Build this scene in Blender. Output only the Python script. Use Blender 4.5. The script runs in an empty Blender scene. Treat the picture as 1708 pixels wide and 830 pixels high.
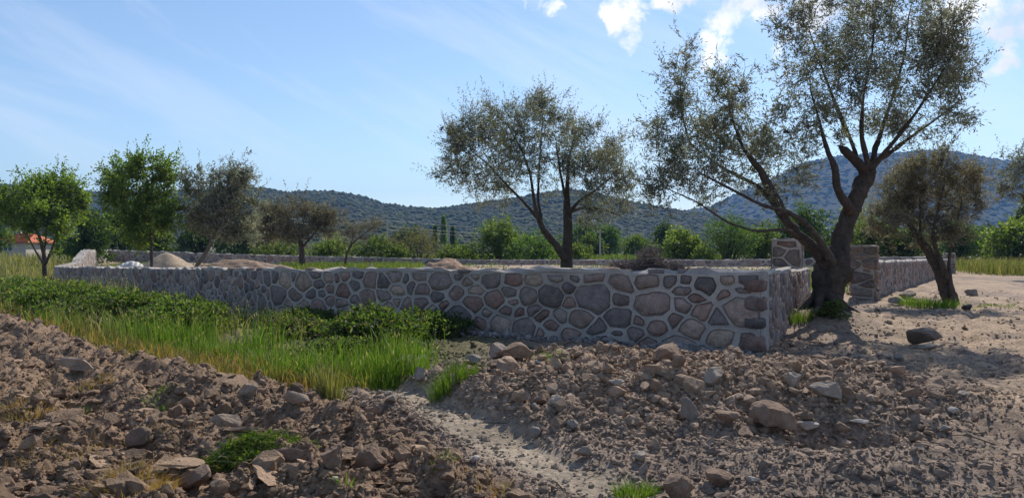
import bpy, bmesh, math, random
import numpy as np
from mathutils import Vector

rng = np.random.default_rng(7)
random.seed(7)
scene = bpy.context.scene
COL = scene.collection
PI = math.pi

# ------------------------------------------------------------------ camera
CAMZ, F, CX, HZ = 1.6, 1243.0, 854.0, 418.0       # eye height; focal length in photo pixels; centre column; horizon row
cam_d = bpy.data.cameras.new('camera')
cam = bpy.data.objects.new('camera', cam_d); COL.objects.link(cam)
cam_d.sensor_width = 36.0
cam_d.lens = 36.0 * F / 1708.0
cam_d.clip_start = 0.05; cam_d.clip_end = 20000
cam.location = (0, 0, CAMZ)
cam.rotation_euler = (PI/2 + math.atan((HZ-415.0)/F), 0, 0)
scene.camera = cam

# ------------------------------------------------------------------ sky and sun
HAZE = 1.7e-4
SUN_AZ, SUN_EL = math.radians(26), math.radians(43)     # azimuth clockwise from +Y
sdir = Vector((math.sin(SUN_AZ)*math.cos(SUN_EL), math.cos(SUN_AZ)*math.cos(SUN_EL), math.sin(SUN_EL)))
world = bpy.data.worlds.new('World'); scene.world = world; world.use_nodes = True
wt = world.node_tree; wn = wt.nodes; wl = wt.links
for n in list(wn): wn.remove(n)
def N(tree, kind, **kw):
    n = tree.nodes.new(kind)
    for k, v in kw.items():
        if k in n.inputs: n.inputs[k].default_value = v
        else: setattr(n, k, v)
    return n
w_out = N(wt, 'ShaderNodeOutputWorld'); w_bg = N(wt, 'ShaderNodeBackground')
sky = N(wt, 'ShaderNodeTexSky', sky_type='NISHITA', sun_disc=False, sun_elevation=SUN_EL, sun_rotation=SUN_AZ,
        air_density=1.0, dust_density=0.15, ozone_density=2.0, altitude=50)
w_bg.inputs['Strength'].default_value = 0.094
tc = N(wt, 'ShaderNodeTexCoord')
def wmath(op, a, b=None, c=None, clamp=False):
    n = wn.new('ShaderNodeMath'); n.operation = op; n.use_clamp = clamp
    for i, v in enumerate((a, b, c)):
        if v is None: continue
        if isinstance(v, (int, float)): n.inputs[i].default_value = v
        else: wl.new(v, n.inputs[i])
    return n.outputs[0]
def wdir(px, py):
    v = Vector(((px-CX)/F, 1.0, (HZ-py)/F)); v.normalize(); return v
wn0 = N(wt, 'ShaderNodeTexNoise', Scale=9.0, Detail=5.0, Roughness=0.6); wl.new(tc.outputs['Generated'], wn0.inputs['Vector'])
wv1 = N(wt, 'ShaderNodeVectorMath', operation='SUBTRACT'); wl.new(wn0.outputs['Color'], wv1.inputs[0]); wv1.inputs[1].default_value = (.5, .5, .5)
wv2 = N(wt, 'ShaderNodeVectorMath', operation='MULTIPLY_ADD'); wl.new(wv1.outputs[0], wv2.inputs[0]); wv2.inputs[1].default_value = (.14, .14, .10); wl.new(tc.outputs['Generated'], wv2.inputs[2])
def wblob(px, py, rad_px, soft):                         # soft disc of directions round one direction
    d = wn.new('ShaderNodeVectorMath'); d.operation = 'DISTANCE'
    wl.new(wv2.outputs[0], d.inputs[0]); d.inputs[1].default_value = wdir(px, py)
    return wmath('MULTIPLY', wmath('SUBTRACT', rad_px/F, d.outputs['Value']), 1.0/(soft/F))   # 0 at the rim, positive inside
def wnoise(scale, detail, rough, vec=None, dist=0.0):
    n = N(wt, 'ShaderNodeTexNoise', Scale=scale, Detail=detail, Roughness=rough, Distortion=dist)
    wl.new(vec if vec is not None else tc.outputs['Generated'], n.inputs['Vector'])
    return n.outputs['Fac']
# cumulus puffs: the few in view, and more of the same round the rest of the sky
puffs = None
for (px, py, r) in [(1065, 26, 34), (1030, 40, 20), (1120, 12, 34), (1205, 52, 40), (1235, 20, 44), (1275, 36, 26), (1655, 108, 22), (1645, 60, 22), (1600, 40, 30), (1420, -20, 60),
                    (900, 8, 24), (945, 6, 26), (1345, 25, 60), (1700, -60, 120), (400, -260, 130), (-700, 60, 90), (2400, 40, 110), (2900, 150, 80)]:
    b = wblob(px, py, r*1.05, r*1.45)
    puffs = b if puffs is None else wmath('MAXIMUM', puffs, b)
for v in [(-.3, -.8, .45), (.5, -.7, .35), (-.8, -.3, .3), (.9, -.2, .4), (.1, -.3, .95)]:
    d = wn.new('ShaderNodeVectorMath'); d.operation = 'DISTANCE'
    wl.new(tc.outputs['Generated'], d.inputs[0]); d.inputs[1].default_value = Vector(v).normalized()
    puffs = wmath('MAXIMUM', puffs, wmath('MULTIPLY', wmath('SUBTRACT', 0.12, d.outputs['Value']), 9.0))
cn = wnoise(20.0, 10, 0.62, dist=0.3)
cum = wmath('MULTIPLY', wmath('ADD', wmath('MULTIPLY', wmath('MINIMUM', puffs, 0.55), 1.5), wmath('MULTIPLY', wmath('SUBTRACT', cn, 0.52), 4.2)), 1.6, clamp=True)
cum = wmath('MULTIPLY', cum, wmath('GREATER_THAN', puffs, -0.35))
# thin cirrus: noise stretched along one direction
mp = N(wt, 'ShaderNodeMapping'); mp.vector_type = 'TEXTURE'; mp.inputs['Rotation'].default_value = (0, math.radians(27), 0); mp.inputs['Scale'].default_value = (.9, .35, .12)
wl.new(tc.outputs['Generated'], mp.inputs['Vector'])
ci = wnoise(1.6, 6, 0.6, mp.outputs[0], 0.4)
ci = wmath('MULTIPLY', wmath('SUBTRACT', ci, 0.50), 1.3, clamp=True)
mixc = N(wt, 'ShaderNodeMix', data_type='RGBA'); wl.new(sky.outputs[0], mixc.inputs['A']); mixc.inputs['B'].default_value = (7.6, 7.7, 8.2, 1); wl.new(ci, mixc.inputs['Factor'])
mix2 = N(wt, 'ShaderNodeMix', data_type='RGBA'); wl.new(mixc.outputs['Result'], mix2.inputs['A']); cr = N(wt, 'ShaderNodeValToRGB'); cr.color_ramp.elements[0].position = .38; cr.color_ramp.elements[0].color = (5.6, 5.8, 6.4, 1); cr.color_ramp.elements[1].position = .62; cr.color_ramp.elements[1].color = (9., 8.9, 8.9, 1)
wl.new(wnoise(9.0, 6, 0.55), cr.inputs[0]); wl.new(cr.outputs[0], mix2.inputs['B'])
wl.new(wmath('MULTIPLY', cum, 0.92), mix2.inputs['Factor'])
wl.new(mix2.outputs['Result'], w_bg.inputs['Color']); wl.new(w_bg.outputs[0], w_out.inputs['Surface'])

sun_d = bpy.data.lights.new('sun', 'SUN'); sun_d.energy = 3.5; sun_d.angle = math.radians(0.6); sun_d.color = (1.0, 0.93, 0.82)
sun = bpy.data.objects.new('sun', sun_d); COL.objects.link(sun)
sun.rotation_euler = sdir.to_track_quat('Z', 'Y').to_euler(); sun.location = (20, 40, 40)

scene.render.engine = 'CYCLES'
scene.view_settings.view_transform = 'Standard'; scene.view_settings.look = 'None'
scene.view_settings.exposure = 0.72; scene.view_settings.gamma = 1.0; scene.view_settings.use_curve_mapping = False
cy = scene.cycles
cy.max_bounces = 6; cy.diffuse_bounces = 4; cy.glossy_bounces = 2; cy.transmission_bounces = 4; cy.volume_bounces = 0; cy.transparent_max_bounces = 4
cy.use_denoising = True; cy.caustics_reflective = False; cy.caustics_refractive = False

# ------------------------------------------------------------------ helpers: noise, meshes, materials
def _h(ix, iy, iz, s):
    n = (ix.astype(np.int64)*374761393 + iy.astype(np.int64)*668265263 + iz.astype(np.int64)*2147483647 + s*1274126177) & 0xffffffff
    n = ((n ^ (n >> 13))*1274126177) & 0xffffffff
    n = ((n ^ (n >> 16))*2246822519) & 0xffffffff
    return ((n ^ (n >> 15)) & 0xffffff)/float(0xffffff)
def vn2(x, y, s=0):
    x = np.asarray(x, float); y = np.asarray(y, float)
    ix = np.floor(x); iy = np.floor(y); fx = x-ix; fy = y-iy
    ux = fx*fx*fx*(fx*(fx*6-15)+10); uy = fy*fy*fy*(fy*(fy*6-15)+10); z = np.zeros_like(ix)
    a = _h(ix, iy, z, s); b = _h(ix+1, iy, z, s); c = _h(ix, iy+1, z, s); d = _h(ix+1, iy+1, z, s)
    return (a*(1-ux)+b*ux)*(1-uy)+(c*(1-ux)+d*ux)*uy - 0.5
def vn3(p, s=0):
    i = np.floor(p); f = p-i; u = f*f*(3-2*f); out = 0
    for dx in (0, 1):
        for dy in (0, 1):
            for dz in (0, 1):
                w = (u[:, 0] if dx else 1-u[:, 0])*(u[:, 1] if dy else 1-u[:, 1])*(u[:, 2] if dz else 1-u[:, 2])
                out = out + w*_h(i[:, 0]+dx, i[:, 1]+dy, i[:, 2]+dz, s)
    return out-0.5
def fbm2(x, y, o=4, s=0, r=0.5):
    v = 0; a = 1.0
    for k in range(o):
        v = v + a*vn2(x*2**k+k*17.3, y*2**k-k*9.1, s+k); a *= r
    return v
def fbm3(p, o=3, s=0, r=0.5):
    v = 0; a = 1.0
    for k in range(o): v = v + a*vn3(p*2**k+k*7.7, s+k); a *= r
    return v
def S(a, b, x):
    t = np.clip((np.asarray(x, float)-a)/(b-a), 0, 1); return t*t*(3-2*t)

def mesh_np(name, verts, faces, cols=None, smooth=False):
    """verts (n,3); faces: array (m,k) or list of such arrays; cols (n,3) linear colours kept as the attribute 'tint'"""
    if not isinstance(faces, (list, tuple)): faces = [faces]
    faces = [np.asarray(f, np.int32) for f in faces if len(f)]
    me = bpy.data.meshes.new(name); verts = np.ascontiguousarray(verts, np.float32)
    me.vertices.add(len(verts)); me.vertices.foreach_set('co', verts.ravel())
    loops = np.concatenate([f.ravel() for f in faces]); tot = np.concatenate([np.full(len(f), f.shape[1], np.int32) for f in faces])
    st = np.concatenate([[0], np.cumsum(tot)[:-1]]).astype(np.int32)
    me.loops.add(len(loops)); me.loops.foreach_set('vertex_index', loops.astype(np.int32))
    me.polygons.add(len(tot)); me.polygons.foreach_set('loop_start', st); me.polygons.foreach_set('loop_total', tot)
    if smooth: me.polygons.foreach_set('use_smooth', np.ones(len(tot), bool))
    else: me.polygons.foreach_set('use_smooth', np.zeros(len(tot), bool))
    if cols is not None:
        ca = me.color_attributes.new('tint', 'FLOAT_COLOR', 'POINT')
        ca.data.foreach_set('color', np.ascontiguousarray(np.concatenate([cols, np.ones((len(cols), 1))], 1), np.float32).ravel())
    me.update(calc_edges=True)
    return me
def link(name, me, m=None, parent=None, loc=(0, 0, 0)):
    o = bpy.data.objects.new(name, me); COL.objects.link(o); o.location = loc
    if m is not None and me is not None and not me.materials: me.materials.append(m)
    if parent is not None: o.parent = parent
    return o
def tag(o, label=None, cat=None, group=None, kind=None):
    if label: o['label'] = label
    if cat: o['category'] = cat
    if group: o['group'] = group
    if kind: o['kind'] = kind
    return o
def thing(name, label, cat, loc, group=None):
    o = bpy.data.objects.new(name, None); COL.objects.link(o); o.location = loc; o.empty_display_size = 0.3
    return tag(o, label, cat, group)
class Acc:                                              # collects pieces of one mesh
    def __init__(s): s.v = []; s.f = {}; s.c = []; s.n = 0
    def add(s, v, f, c=None):
        v = np.asarray(v, float)
        if not isinstance(f, (list, tuple)): f = [f]
        for g in f:
            g = np.asarray(g, np.int64)
            if len(g): s.f.setdefault(g.shape[1], []).append(g+s.n)
        s.v.append(v); s.n += len(v)
        s.c.append(np.broadcast_to(np.asarray(c if c is not None else (.5, .5, .5), float), (len(v), 3)))
    def mesh(s, name, smooth=False, off=(0, 0, 0)):
        return mesh_np(name, np.concatenate(s.v)-np.asarray(off, float), [np.concatenate(g) for g in s.f.values()], np.concatenate(s.c), smooth)

def mat(name, base=(.5, .5, .5), attr=False, rough=0.9, var=((0.75, 1.25, 6.0, 5),), bump=0.0, bscale=30.0, bdist=0.02, trans=None, spec=0.2, patch=None, stretch=None):
    """procedural surface: colour (fixed or the 'tint' attribute) varied by noise layers (lo, hi, scale, detail), noise bump; trans = share of light let through"""
    m = bpy.data.materials.new(name); m.use_nodes = True; t = m.node_tree; L = t.links
    for n in list(t.nodes): t.nodes.remove(n)
    out = N(t, 'ShaderNodeOutputMaterial'); bs = N(t, 'ShaderNodeBsdfPrincipled'); geo = N(t, 'ShaderNodeNewGeometry')
    bs.inputs['Roughness'].default_value = rough; bs.inputs['Specular IOR Level'].default_value = spec
    if attr:
        a = N(t, 'ShaderNodeAttribute', attribute_name='tint', attribute_type='INSTANCER' if attr == 'inst' else 'GEOMETRY'); col = a.outputs['Color']
    else:
        r = N(t, 'ShaderNodeRGB'); r.outputs[0].default_value = (*base, 1); col = r.outputs[0]
    for (lo, hi, sc, de) in var:
        n = N(t, 'ShaderNodeTexNoise', Scale=sc, Detail=de, Roughness=0.62); L.new(geo.outputs['Position'], n.inputs['Vector'])
        mr = N(t, 'ShaderNodeMapRange'); mr.inputs[1].default_value = 0.3; mr.inputs[2].default_value = 0.7; mr.inputs[3].default_value = lo; mr.inputs[4].default_value = hi
        L.new(n.outputs['Fac'], mr.inputs[0])
        mx = N(t, 'ShaderNodeVectorMath', operation='SCALE'); L.new(col, mx.inputs[0]); L.new(mr.outputs[0], mx.inputs['Scale']); col = mx.outputs[0]
    if patch:                                           # (colour, scale, threshold, softness): lichen, stains
        pc, sc, th, so = patch
        n = N(t, 'ShaderNodeTexNoise', Scale=sc, Detail=6.0, Roughness=0.65); L.new(geo.outputs['Position'], n.inputs['Vector'])
        mr = N(t, 'ShaderNodeMapRange'); mr.inputs[1].default_value = th; mr.inputs[2].default_value = th+so; L.new(n.outputs['Fac'], mr.inputs[0])
        mx = N(t, 'ShaderNodeMix', data_type='RGBA'); L.new(mr.outputs[0], mx.inputs['Factor']); L.new(col, mx.inputs['A']); mx.inputs['B'].default_value = (*pc, 1); col = mx.outputs['Result']
    L.new(col, bs.inputs['Base Color'])
    if bump:
        n = N(t, 'ShaderNodeTexNoise', Scale=bscale, Detail=8.0, Roughness=0.65)
        if stretch:
            ml = N(t, 'ShaderNodeVectorMath', operation='MULTIPLY'); ml.inputs[1].default_value = stretch; L.new(geo.outputs['Position'], ml.inputs[0]); L.new(ml.outputs[0], n.inputs['Vector'])
        else: L.new(geo.outputs['Position'], n.inputs['Vector'])
        bp = N(t, 'ShaderNodeBump', Strength=bump, Distance=bdist); L.new(n.outputs['Fac'], bp.inputs['Height']); L.new(bp.outputs[0], bs.inputs['Normal'])
    sh = bs.outputs[0]
    if trans:
        tr = N(t, 'ShaderNodeBsdfTranslucent'); sc = N(t, 'ShaderNodeVectorMath', operation='MULTIPLY'); L.new(col, sc.inputs[0]); sc.inputs[1].default_value = trans[1]
        L.new(sc.outputs[0], tr.inputs['Color']); ms = N(t, 'ShaderNodeMixShader'); ms.inputs[0].default_value = trans[0]
        L.new(sh, ms.inputs[1]); L.new(tr.outputs[0], ms.inputs[2]); sh = ms.outputs[0]
    L.new(sh, out.inputs['Surface'])
    return m

M = {}
M['ground'] = mat('soil', attr=True, rough=0.95, var=((0.72, 1.28, 1.3, 6), (0.6, 1.4, 16.0, 10)), bump=0.8, bscale=30.0, bdist=0.045)
M['clod'] = mat('clod_soil', attr=True, rough=0.95, var=((0.7, 1.3, 9.0, 8),), bump=1.0, bscale=50.0, bdist=0.03)
M['clod_i'] = mat('crumb_soil', attr='inst', rough=0.95, var=((0.7, 1.3, 9.0, 6),), bump=0.9, bscale=50.0, bdist=0.03)
M['stone'] = mat('wall_stone', attr=True, rough=0.85, var=((0.68, 1.3, 7.0, 8), (0.85, 1.15, 40.0, 4)), bump=1.0, bscale=17.0, bdist=0.06, patch=((.25, .228, .21), 6.0, 0.56, 0.12))
M['rock'] = mat('field_rock', attr=True, rough=0.9, var=((0.7, 1.3, 6.0, 8), (0.85, 1.15, 40.0, 4)), bump=0.8, bscale=24.0, bdist=0.02)
M['mortar'] = mat('mortar', base=(.365, .33, .30), rough=0.95, var=((0.7, 1.2, 1.6, 8), (0.85, 1.15, 30.0, 6)), bump=0.6, bscale=60.0, bdist=0.012)
M['bark'] = mat('olive_bark', attr=True, rough=0.95, var=((0.6, 1.35, 10.0, 8), (0.75, 1.25, 45.0, 4)), bump=1.0, bscale=26.0, bdist=0.07, stretch=(1, 1, .22))
M['leaf'] = mat('olive_leaf', attr=True, rough=0.55, var=((0.8, 1.2, 1.5, 3),), trans=(0.38, (1.15, 1.15, 0.75)), spec=0.4)
M['gleaf'] = mat('green_leaf', attr=True, rough=0.55, var=((0.8, 1.2, 1.0, 3),), trans=(0.52, (1.3, 1.5, 0.5)), spec=0.3)
M['grass'] = mat('grass_blade', attr=True, rough=0.6, var=((0.85, 1.15, 1.0, 3),), trans=(0.45, (1.3, 1.4, 0.6)), spec=0.25)

def at(px, py, d):                                       # the point at depth d that the photo shows at (px, py)
    return np.array([(px-CX)/F*d, d, CAMZ-(py-HZ)/F*d])

# ------------------------------------------------------------------ the lie of the land
P0, P1, P2 = (3.8, 11.4), (-5.55, 17.5), (-26.7, 44.0)     # front wall: near corner, bend, far left corner
R0, R1 = (8.3, 20.8), (11.25, 23.7)                        # gate: end of the return wall, pillar of the right-hand wall
R2, B2 = (31.2, 53.0), (-41.7, 77.0)                       # right rear corner, left rear corner
INSIDE = np.array([P0, R0, R1, R2, B2, P2, P1])
TREE_XY = (6.9, 16.4)
def seg_dist(x, y, a, b):
    ax, ay = a; bx, by = b; dx, dy = bx-ax, by-ay
    t = np.clip(((x-ax)*dx+(y-ay)*dy)/(dx*dx+dy*dy), 0, 1)
    return np.hypot(x-ax-t*dx, y-ay-t*dy)
def inside(x, y):
    c = np.zeros(np.shape(x), bool); n = len(INSIDE)
    for i in range(n):
        (x1, y1), (x2, y2) = INSIDE[i], INSIDE[(i+1) % n]
        k = ((y1 > y) != (y2 > y)) & (x < (x2-x1)*(y-y1)/(y2-y1+1e-12)+x1)
        c ^= k
    return c
_ey = np.array([0, 4.83, 5.65, 7.05, 7.96, 8.76, 11.9, 19.1, 48, 120]); _ex = np.array([2.2, .15, -.40, -1.16, -1.88, -3.06, -6.3, -13.1, -40, -110])
def field_d(x, y): return np.interp(y, _ey, _ex)-x + 0.25*vn2(x*0.9, y*0.9, 3)      # > 0 inside the ploughed field
_py = np.array([0, 4.2, 5.0, 5.5, 6.8, 8.0, 8.8, 9.5]); _pxx = np.array([2.5, 1.35, .72, .33, -.45, -1.05, -1.55, -2.2])
def clay_d(x, y): return np.abs(x-np.interp(y, _py, _pxx))
def heap_m(x, y):
    u = (x-1.75)/2.9; v = (y-8.0)/1.95
    return np.exp(-(np.maximum(u*u+v*v, 0)**1.6)*1.1)
def masks(x, y):
    fd = field_d(x, y); f = S(-0.15, 0.25, fd)
    cl = (1-S(0.14, 0.5, clay_d(x, y)+0.25*vn2(x*1.7, y*1.7, 5)))*(1-S(8.6, 9.6, y))*(1-f*0.8)
    hp = heap_m(x, y)*(1-cl)*(1-f)
    ins = inside(x, y)
    tr = S(0.0, 2.2, x-(2.6+np.maximum(0, y-7)*0.42)+1.2*fbm2(x*.5, y*.5, 2, 8))*(1-f)*(~ins)*S(-120, -100, -y)         # dirt track on the right
    return f, cl, hp, ins, tr
def height(x, y, detail=True):
    x = np.asarray(x, float); y = np.asarray(y, float)
    f, cl, hp, ins, tr = masks(x, y)
    r = np.hypot(x, y)
    z = -0.62*S(15, 44, y)*S(-4, -24, x) - 0.06*S(14, 19, y)*S(2, -5, x)
    z = z + 1.5*S(-27, -46, x)*S(20, 34, y)
    edge = np.full(np.shape(x), 1e9)
    for i in range(len(INSIDE)): edge = np.minimum(edge, seg_dist(x, y, INSIDE[i], INSIDE[(i+1) % len(INSIDE)]))
    zi = 0.42 + 0.10*fbm2(x*.12, y*.12, 3, 21)
    k = np.where(ins, S(0.0, 2.0, edge), 0.0)
    z = z*(1-k) + zi*k
    z = np.where(~ins & (r > 55), z + (0.3-z)*S(55, 95, r)*S(-60, -20, x), z)
    z = z + 0.42*hp + 0.38*np.exp(-((x-TREE_XY[0]+.1)**2+(y-TREE_XY[1]+.5)**2)/1.9) - 0.01*cl
    z = z + 0.11*f*S(0.0, 0.5, field_d(x, y))*(1-S(1.0, 2.2, field_d(x, y)))
    z = z + 0.17*np.exp(-((x-2.55)**2/0.9+(y-5.15)**2/0.25)) - 0.22*np.exp(-((x-2.7)**2/.5+(y-6.0)**2/.12))   # bank and hollow at the right of the heap
    near = 1-S(30, 60, r)
    rc = x-(5.2+(y-5)*.52+.5*np.sin(y*.35))                  # wheel ruts of the track
    for o_ in (-.85, .85): z = z - tr*near*(.085*np.exp(-((rc-o_)/.16)**2)-.03*np.exp(-((rc-o_-.3)/.12)**2)-.03*np.exp(-((rc-o_+.3)/.12)**2))
    z = z + 0.10*fbm2(x*.35, y*.35, 3, 1)*near*(1-k)
    if detail:
        n1 = fbm2(x*1.6, y*1.6, 4, 11); rid = np.abs(fbm2(x*2.6+3, y*2.6, 4, 31, 0.6))
        # furrow slices run along the field edge, away to the left
        w = (x*0.76+y*0.65)*2*PI/0.95 + 2.2*vn2(x*.6, y*.6, 41)
        z = z + f*near*(0.13*(rid*2-0.45) + 0.10*n1 + 0.055*np.sin(w))
        z = z + hp*(0.22*(rid-0.25)+0.13*n1)
        oth = (1-f)*(1-hp)*near*(1-k)
        z = z + oth*(1-cl)*(0.075*n1+0.10*(rid-.2)*S(-.2,.25,fbm2(x*.7, y*.7, 3, 45))+.02*(rid-.2)) + cl*0.03*n1
        z = z + near*(0.016+0.03*f+0.03*hp+0.034*tr)*fbm2(x*9, y*9, 3, 51) + near*(.05*(1-.7*cl))*(np.abs(fbm2(x*13, y*13, 2, 53))-.12)*S(18, 11, r)
        z = z + np.where(ins, 0.04*fbm2(x*.9, y*.9, 3, 61), 0)
    return z
def hgt(x, y): return float(height(np.array([x]), np.array([y]))[0])
_ts = np.concatenate([np.linspace(3.5, 25, 600), np.linspace(25.2, 110, 400)])
def ground_at(px, py):                                   # where the sight line through a photo pixel meets the ground
    x = (px-CX)/F*_ts; z = CAMZ-(py-HZ)/F*_ts
    h = height(x, _ts); i = np.argmax(z <= h)
    return np.array([x[i], _ts[i], h[i]])

C_FIELD, C_CLAY, C_TRACK, C_HEAP = np.array((.235, .16, .114)), np.array((.38, .31, .25)), np.array((.365, .268, .2)), np.array((.295, .208, .153))
_warm = np.array((1.0, 1.0, .94)); C_FIELD, C_CLAY, C_TRACK, C_HEAP = C_FIELD*_warm, C_CLAY*_warm*.84, C_TRACK*_warm*.95, C_HEAP*_warm*1.1
C_GRASS, C_DIRT, C_IN = np.array((.13, .115, .06)), np.array((.265, .20, .155)), np.array((.35, .26, .19))
def soil(x, y):
    f, cl, hp, ins, tr = masks(x, y)
    c = np.broadcast_to(C_DIRT, (len(x), 3)).copy()
    def mix(c, col, m): return c*(1-m[:, None])+col*m[:, None]
    gl = S(-1.0, 0.6, -x-0.5+0.8*vn2(x*.5, y*.5, 71))*(1-f)*S(8.2, 9.5, y)
    c = mix(c, C_GRASS, gl)
    c = mix(c, C_GRASS*np.array([1., 1.05, .9]), S(60, 90, np.hypot(x, y)))
    c = mix(c, C_DIRT*.7, .75*S(-.02, .24, fbm2(x*.9+7, y*.9, 4, 83))*(1-gl)); c = mix(c, C_TRACK, tr*S(-.12, .18, fbm2(x*.8, y*.8, 4, 81)+.04))
    c = mix(c, C_HEAP, hp); c = mix(c, C_FIELD, f); c = mix(c, C_CLAY, cl*.9)
    c = mix(c, C_IN, ins*1.0); g = S(-.05, .2, fbm2(x*.14, y*.14, 3, 91))
    c = mix(c, C_GRASS, ins*g)
    far = S(110, 300, np.hypot(x, y)); c = mix(c, np.array((.10, .115, .045)), far)
    return c
def build_ground():
    ang = np.radians(np.concatenate([np.linspace(-180, -47, 24)[:-1], np.linspace(-44, 44, 520), np.linspace(47, 180, 24)[1:-1]]))
    rad = np.concatenate([[0.4, 1.0, 1.8, 2.6], np.geomspace(3.6, 22, 285), np.geomspace(22.4, 100, 70), np.geomspace(105, 4200, 34)])
    A, R = np.meshgrid(ang, rad); x = (np.sin(A)*R).ravel(); y = (np.cos(A)*R).ravel()
    z = height(x, y); r = np.hypot(x, y); z = np.where(r > 110, z*(1-S(110, 200, r))+0.3*S(110, 200, r), z)
    nr, na = len(rad), len(ang); i = np.arange(nr-1)[:, None]*na; j = np.arange(na)[None]; j2 = (j+1) % na
    q = np.stack([i+j, i+na+j, i+na+j2, i+j2], -1).reshape(-1, 4)[:, ::-1]
    c = soil(x, y)
    x = np.append(x, 0); y = np.append(y, 0); z = np.append(z, 0); c = np.vstack([c, c[:1]])
    cen = len(x)-1; tri = np.stack([np.full(na, cen), np.arange(na), (np.arange(na)+1) % na], 1)[:, ::-1]
    o = link('ground', mesh_np('ground', np.stack([x, y, z], 1), [q, tri], c, True), M['ground'])
    tag(o, 'brown ploughed soil, dirt track and grass verge', None, None, 'structure')
build_ground()

# ------------------------------------------------------------------ hills and their woods
_b = bmesh.new(); bmesh.ops.create_icosphere(_b, subdivisions=1, radius=1.0)
def _ico(sub):
    b = bmesh.new(); bmesh.ops.create_icosphere(b, subdivisions=sub, radius=1.0)
    v = np.array([p.co[:] for p in b.verts]); f = np.array([[q.index for q in t.verts] for t in b.faces]); b.free(); return v, f
_b.free()
_OCT = (np.array([(1., 0, 0), (0, 1., 0), (-1., 0, 0), (0, -1., 0), (0, 0, 1.), (0, 0, -1.)]), np.array([[0, 1, 4], [1, 2, 4], [2, 3, 4], [3, 0, 4], [1, 0, 5], [2, 1, 5], [3, 2, 5], [0, 3, 5]]))
ICO = {0: _OCT, 1: _ico(1), 2: _ico(2), 3: _ico(3), 4: _ico(4)}
M['hill'] = mat('hill_scrub', base=(.017, .024, .013), rough=1.0, var=((0.6, 1.4, 0.02, 6),))
M['wood'] = mat('hill_wood', attr=True, rough=1.0, var=((0.6, 1.4, 0.25, 5),))
def hill(name, prof, D, foot, back, wood_n, wood_r, seed, label):
    px = np.array([p[0] for p in prof], float); py = np.array([p[1] for p in prof], float)
    xs = np.linspace(px[0], px[-1], 260); top = np.interp(xs, px, py)
    tt = np.concatenate([np.linspace(0, 1, 26), 1+np.linspace(0.05, 1, 10)])
    def surf(xp, t):
        tp = np.interp(xp, px, py)
        d = np.where(t <= 1, foot+(D-foot)*t, D+(back-D)*(t-1))
        crest = CAMZ+(HZ-tp)/F*D
        p = np.where(t <= 1, np.clip(t, 0, 1)**1.25, 1-S(1, 2, t)*0.9)
        X = (xp-CX)/F*d
        n = fbm2(X/(D*.09)+seed, d/(D*.12), 4, seed)*np.sin(np.clip(t, 0, 1)*PI)
        return np.stack([X, d, np.maximum(-2.5, -2.5+(crest+2.5)*(p*(1+0.38*n)))], -1)
    G = surf(np.repeat(xs[None], len(tt), 0), np.repeat(tt[:, None], len(xs), 1))
    nr, nc = len(tt), len(xs); i = np.arange(nr-1)[:, None]*nc; j = np.arange(nc-1)[None]
    q = np.stack([i+j, i+j+1, i+nc+j+1, i+nc+j], -1).reshape(-1, 4)
    tag(link(name, mesh_np(name, G.reshape(-1, 3), q, None, True), M['hill']), label, None, None, 'structure')
    r = np.random.default_rng(seed)
    n = wood_n; t = r.random(n)**0.8*1.04; xp = r.uniform(px[0], px[-1], n)
    p = surf(xp, t); v, f = ICO[0]
    sz = wood_r*r.uniform(.55, 1.35, n)*(0.6+0.8*r.random(n)); sc = np.stack([sz*r.uniform(.8, 1.2, n), sz*r.uniform(.8, 1.2, n), sz*r.uniform(.5, .8, n)], 1)
    rot = r.uniform(0, 2*PI, n); c, s = np.cos(rot), np.sin(rot)
    V = v[None]*(1+r.uniform(-.12, .12, (n, len(v), 1)))*sc[:, None]
    V = np.stack([V[..., 0]*c[:, None]-V[..., 1]*s[:, None], V[..., 0]*s[:, None]+V[..., 1]*c[:, None], V[..., 2]], -1)+p[:, None]+np.array([0, 0, -.12])*sz[:, None, None]
    Fc = (f[None]+np.arange(n)[:, None, None]*len(v)).reshape(-1, 3)
    bare = fbm2(p[:, 0]/(D*.08), p[:, 1]/(D*.08), 3, seed+5)
    base = np.array((.030, .044, .021))*(r.uniform(.9, 1.12, n)[:, None]); base = np.where((r.random(n) < .12)[:, None], np.array((.075, .085, .035)), base)
    base = base*(1+0.5*bare[:, None])
    cc = np.repeat(base, len(v), 0)
    tag(link('hill_wood', mesh_np('hill_wood', V.reshape(-1, 3), Fc, cc, True), M['wood']), 'dark pine wood covering '+label, None, None, 'stuff')
hill('ridge', [(-500, 330), (-200, 312), (0, 307), (80, 312), (170, 320), (300, 318), (420, 312), (450, 315), (480, 321), (500, 318), (560, 319), (600, 326), (640, 339), (690, 346), (725, 348), (755, 344),
              (800, 338), (850, 332), (900, 322), (955, 316), (1000, 323), (1050, 336), (1100, 345), (1150, 353), (1230, 362), (1330, 380), (1420, 400)],
     950, 480, 1300, 17500, 3.1, 5, 'the long green ridge behind the field')
hill('mountain', [(900, 400), (1000, 380), (1100, 358), (1150, 350), (1185, 345), (1230, 322), (1300, 292), (1345, 270), (1400, 260), (1500, 254), (1560, 250), (1600, 254), (1650, 263), (1708, 272), (1850, 292), (2100, 300), (2500, 340)],
     2300, 1150, 3100, 11000, 6.8, 9, 'the high blue mountain on the right')
# a low wooded rise in front of the left ridge
hill('low_rise', [(-300, 395), (200, 392), (420, 385), (500, 375), (560, 366), (620, 368), (680, 378), (760, 390), (860, 398), (1000, 401), (1200, 402), (1500, 396), (1750, 392), (2100, 400)],
     420, 260, 560, 3000, 2.6, 13, 'the low scrubby rise at the foot of the hills')

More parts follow.
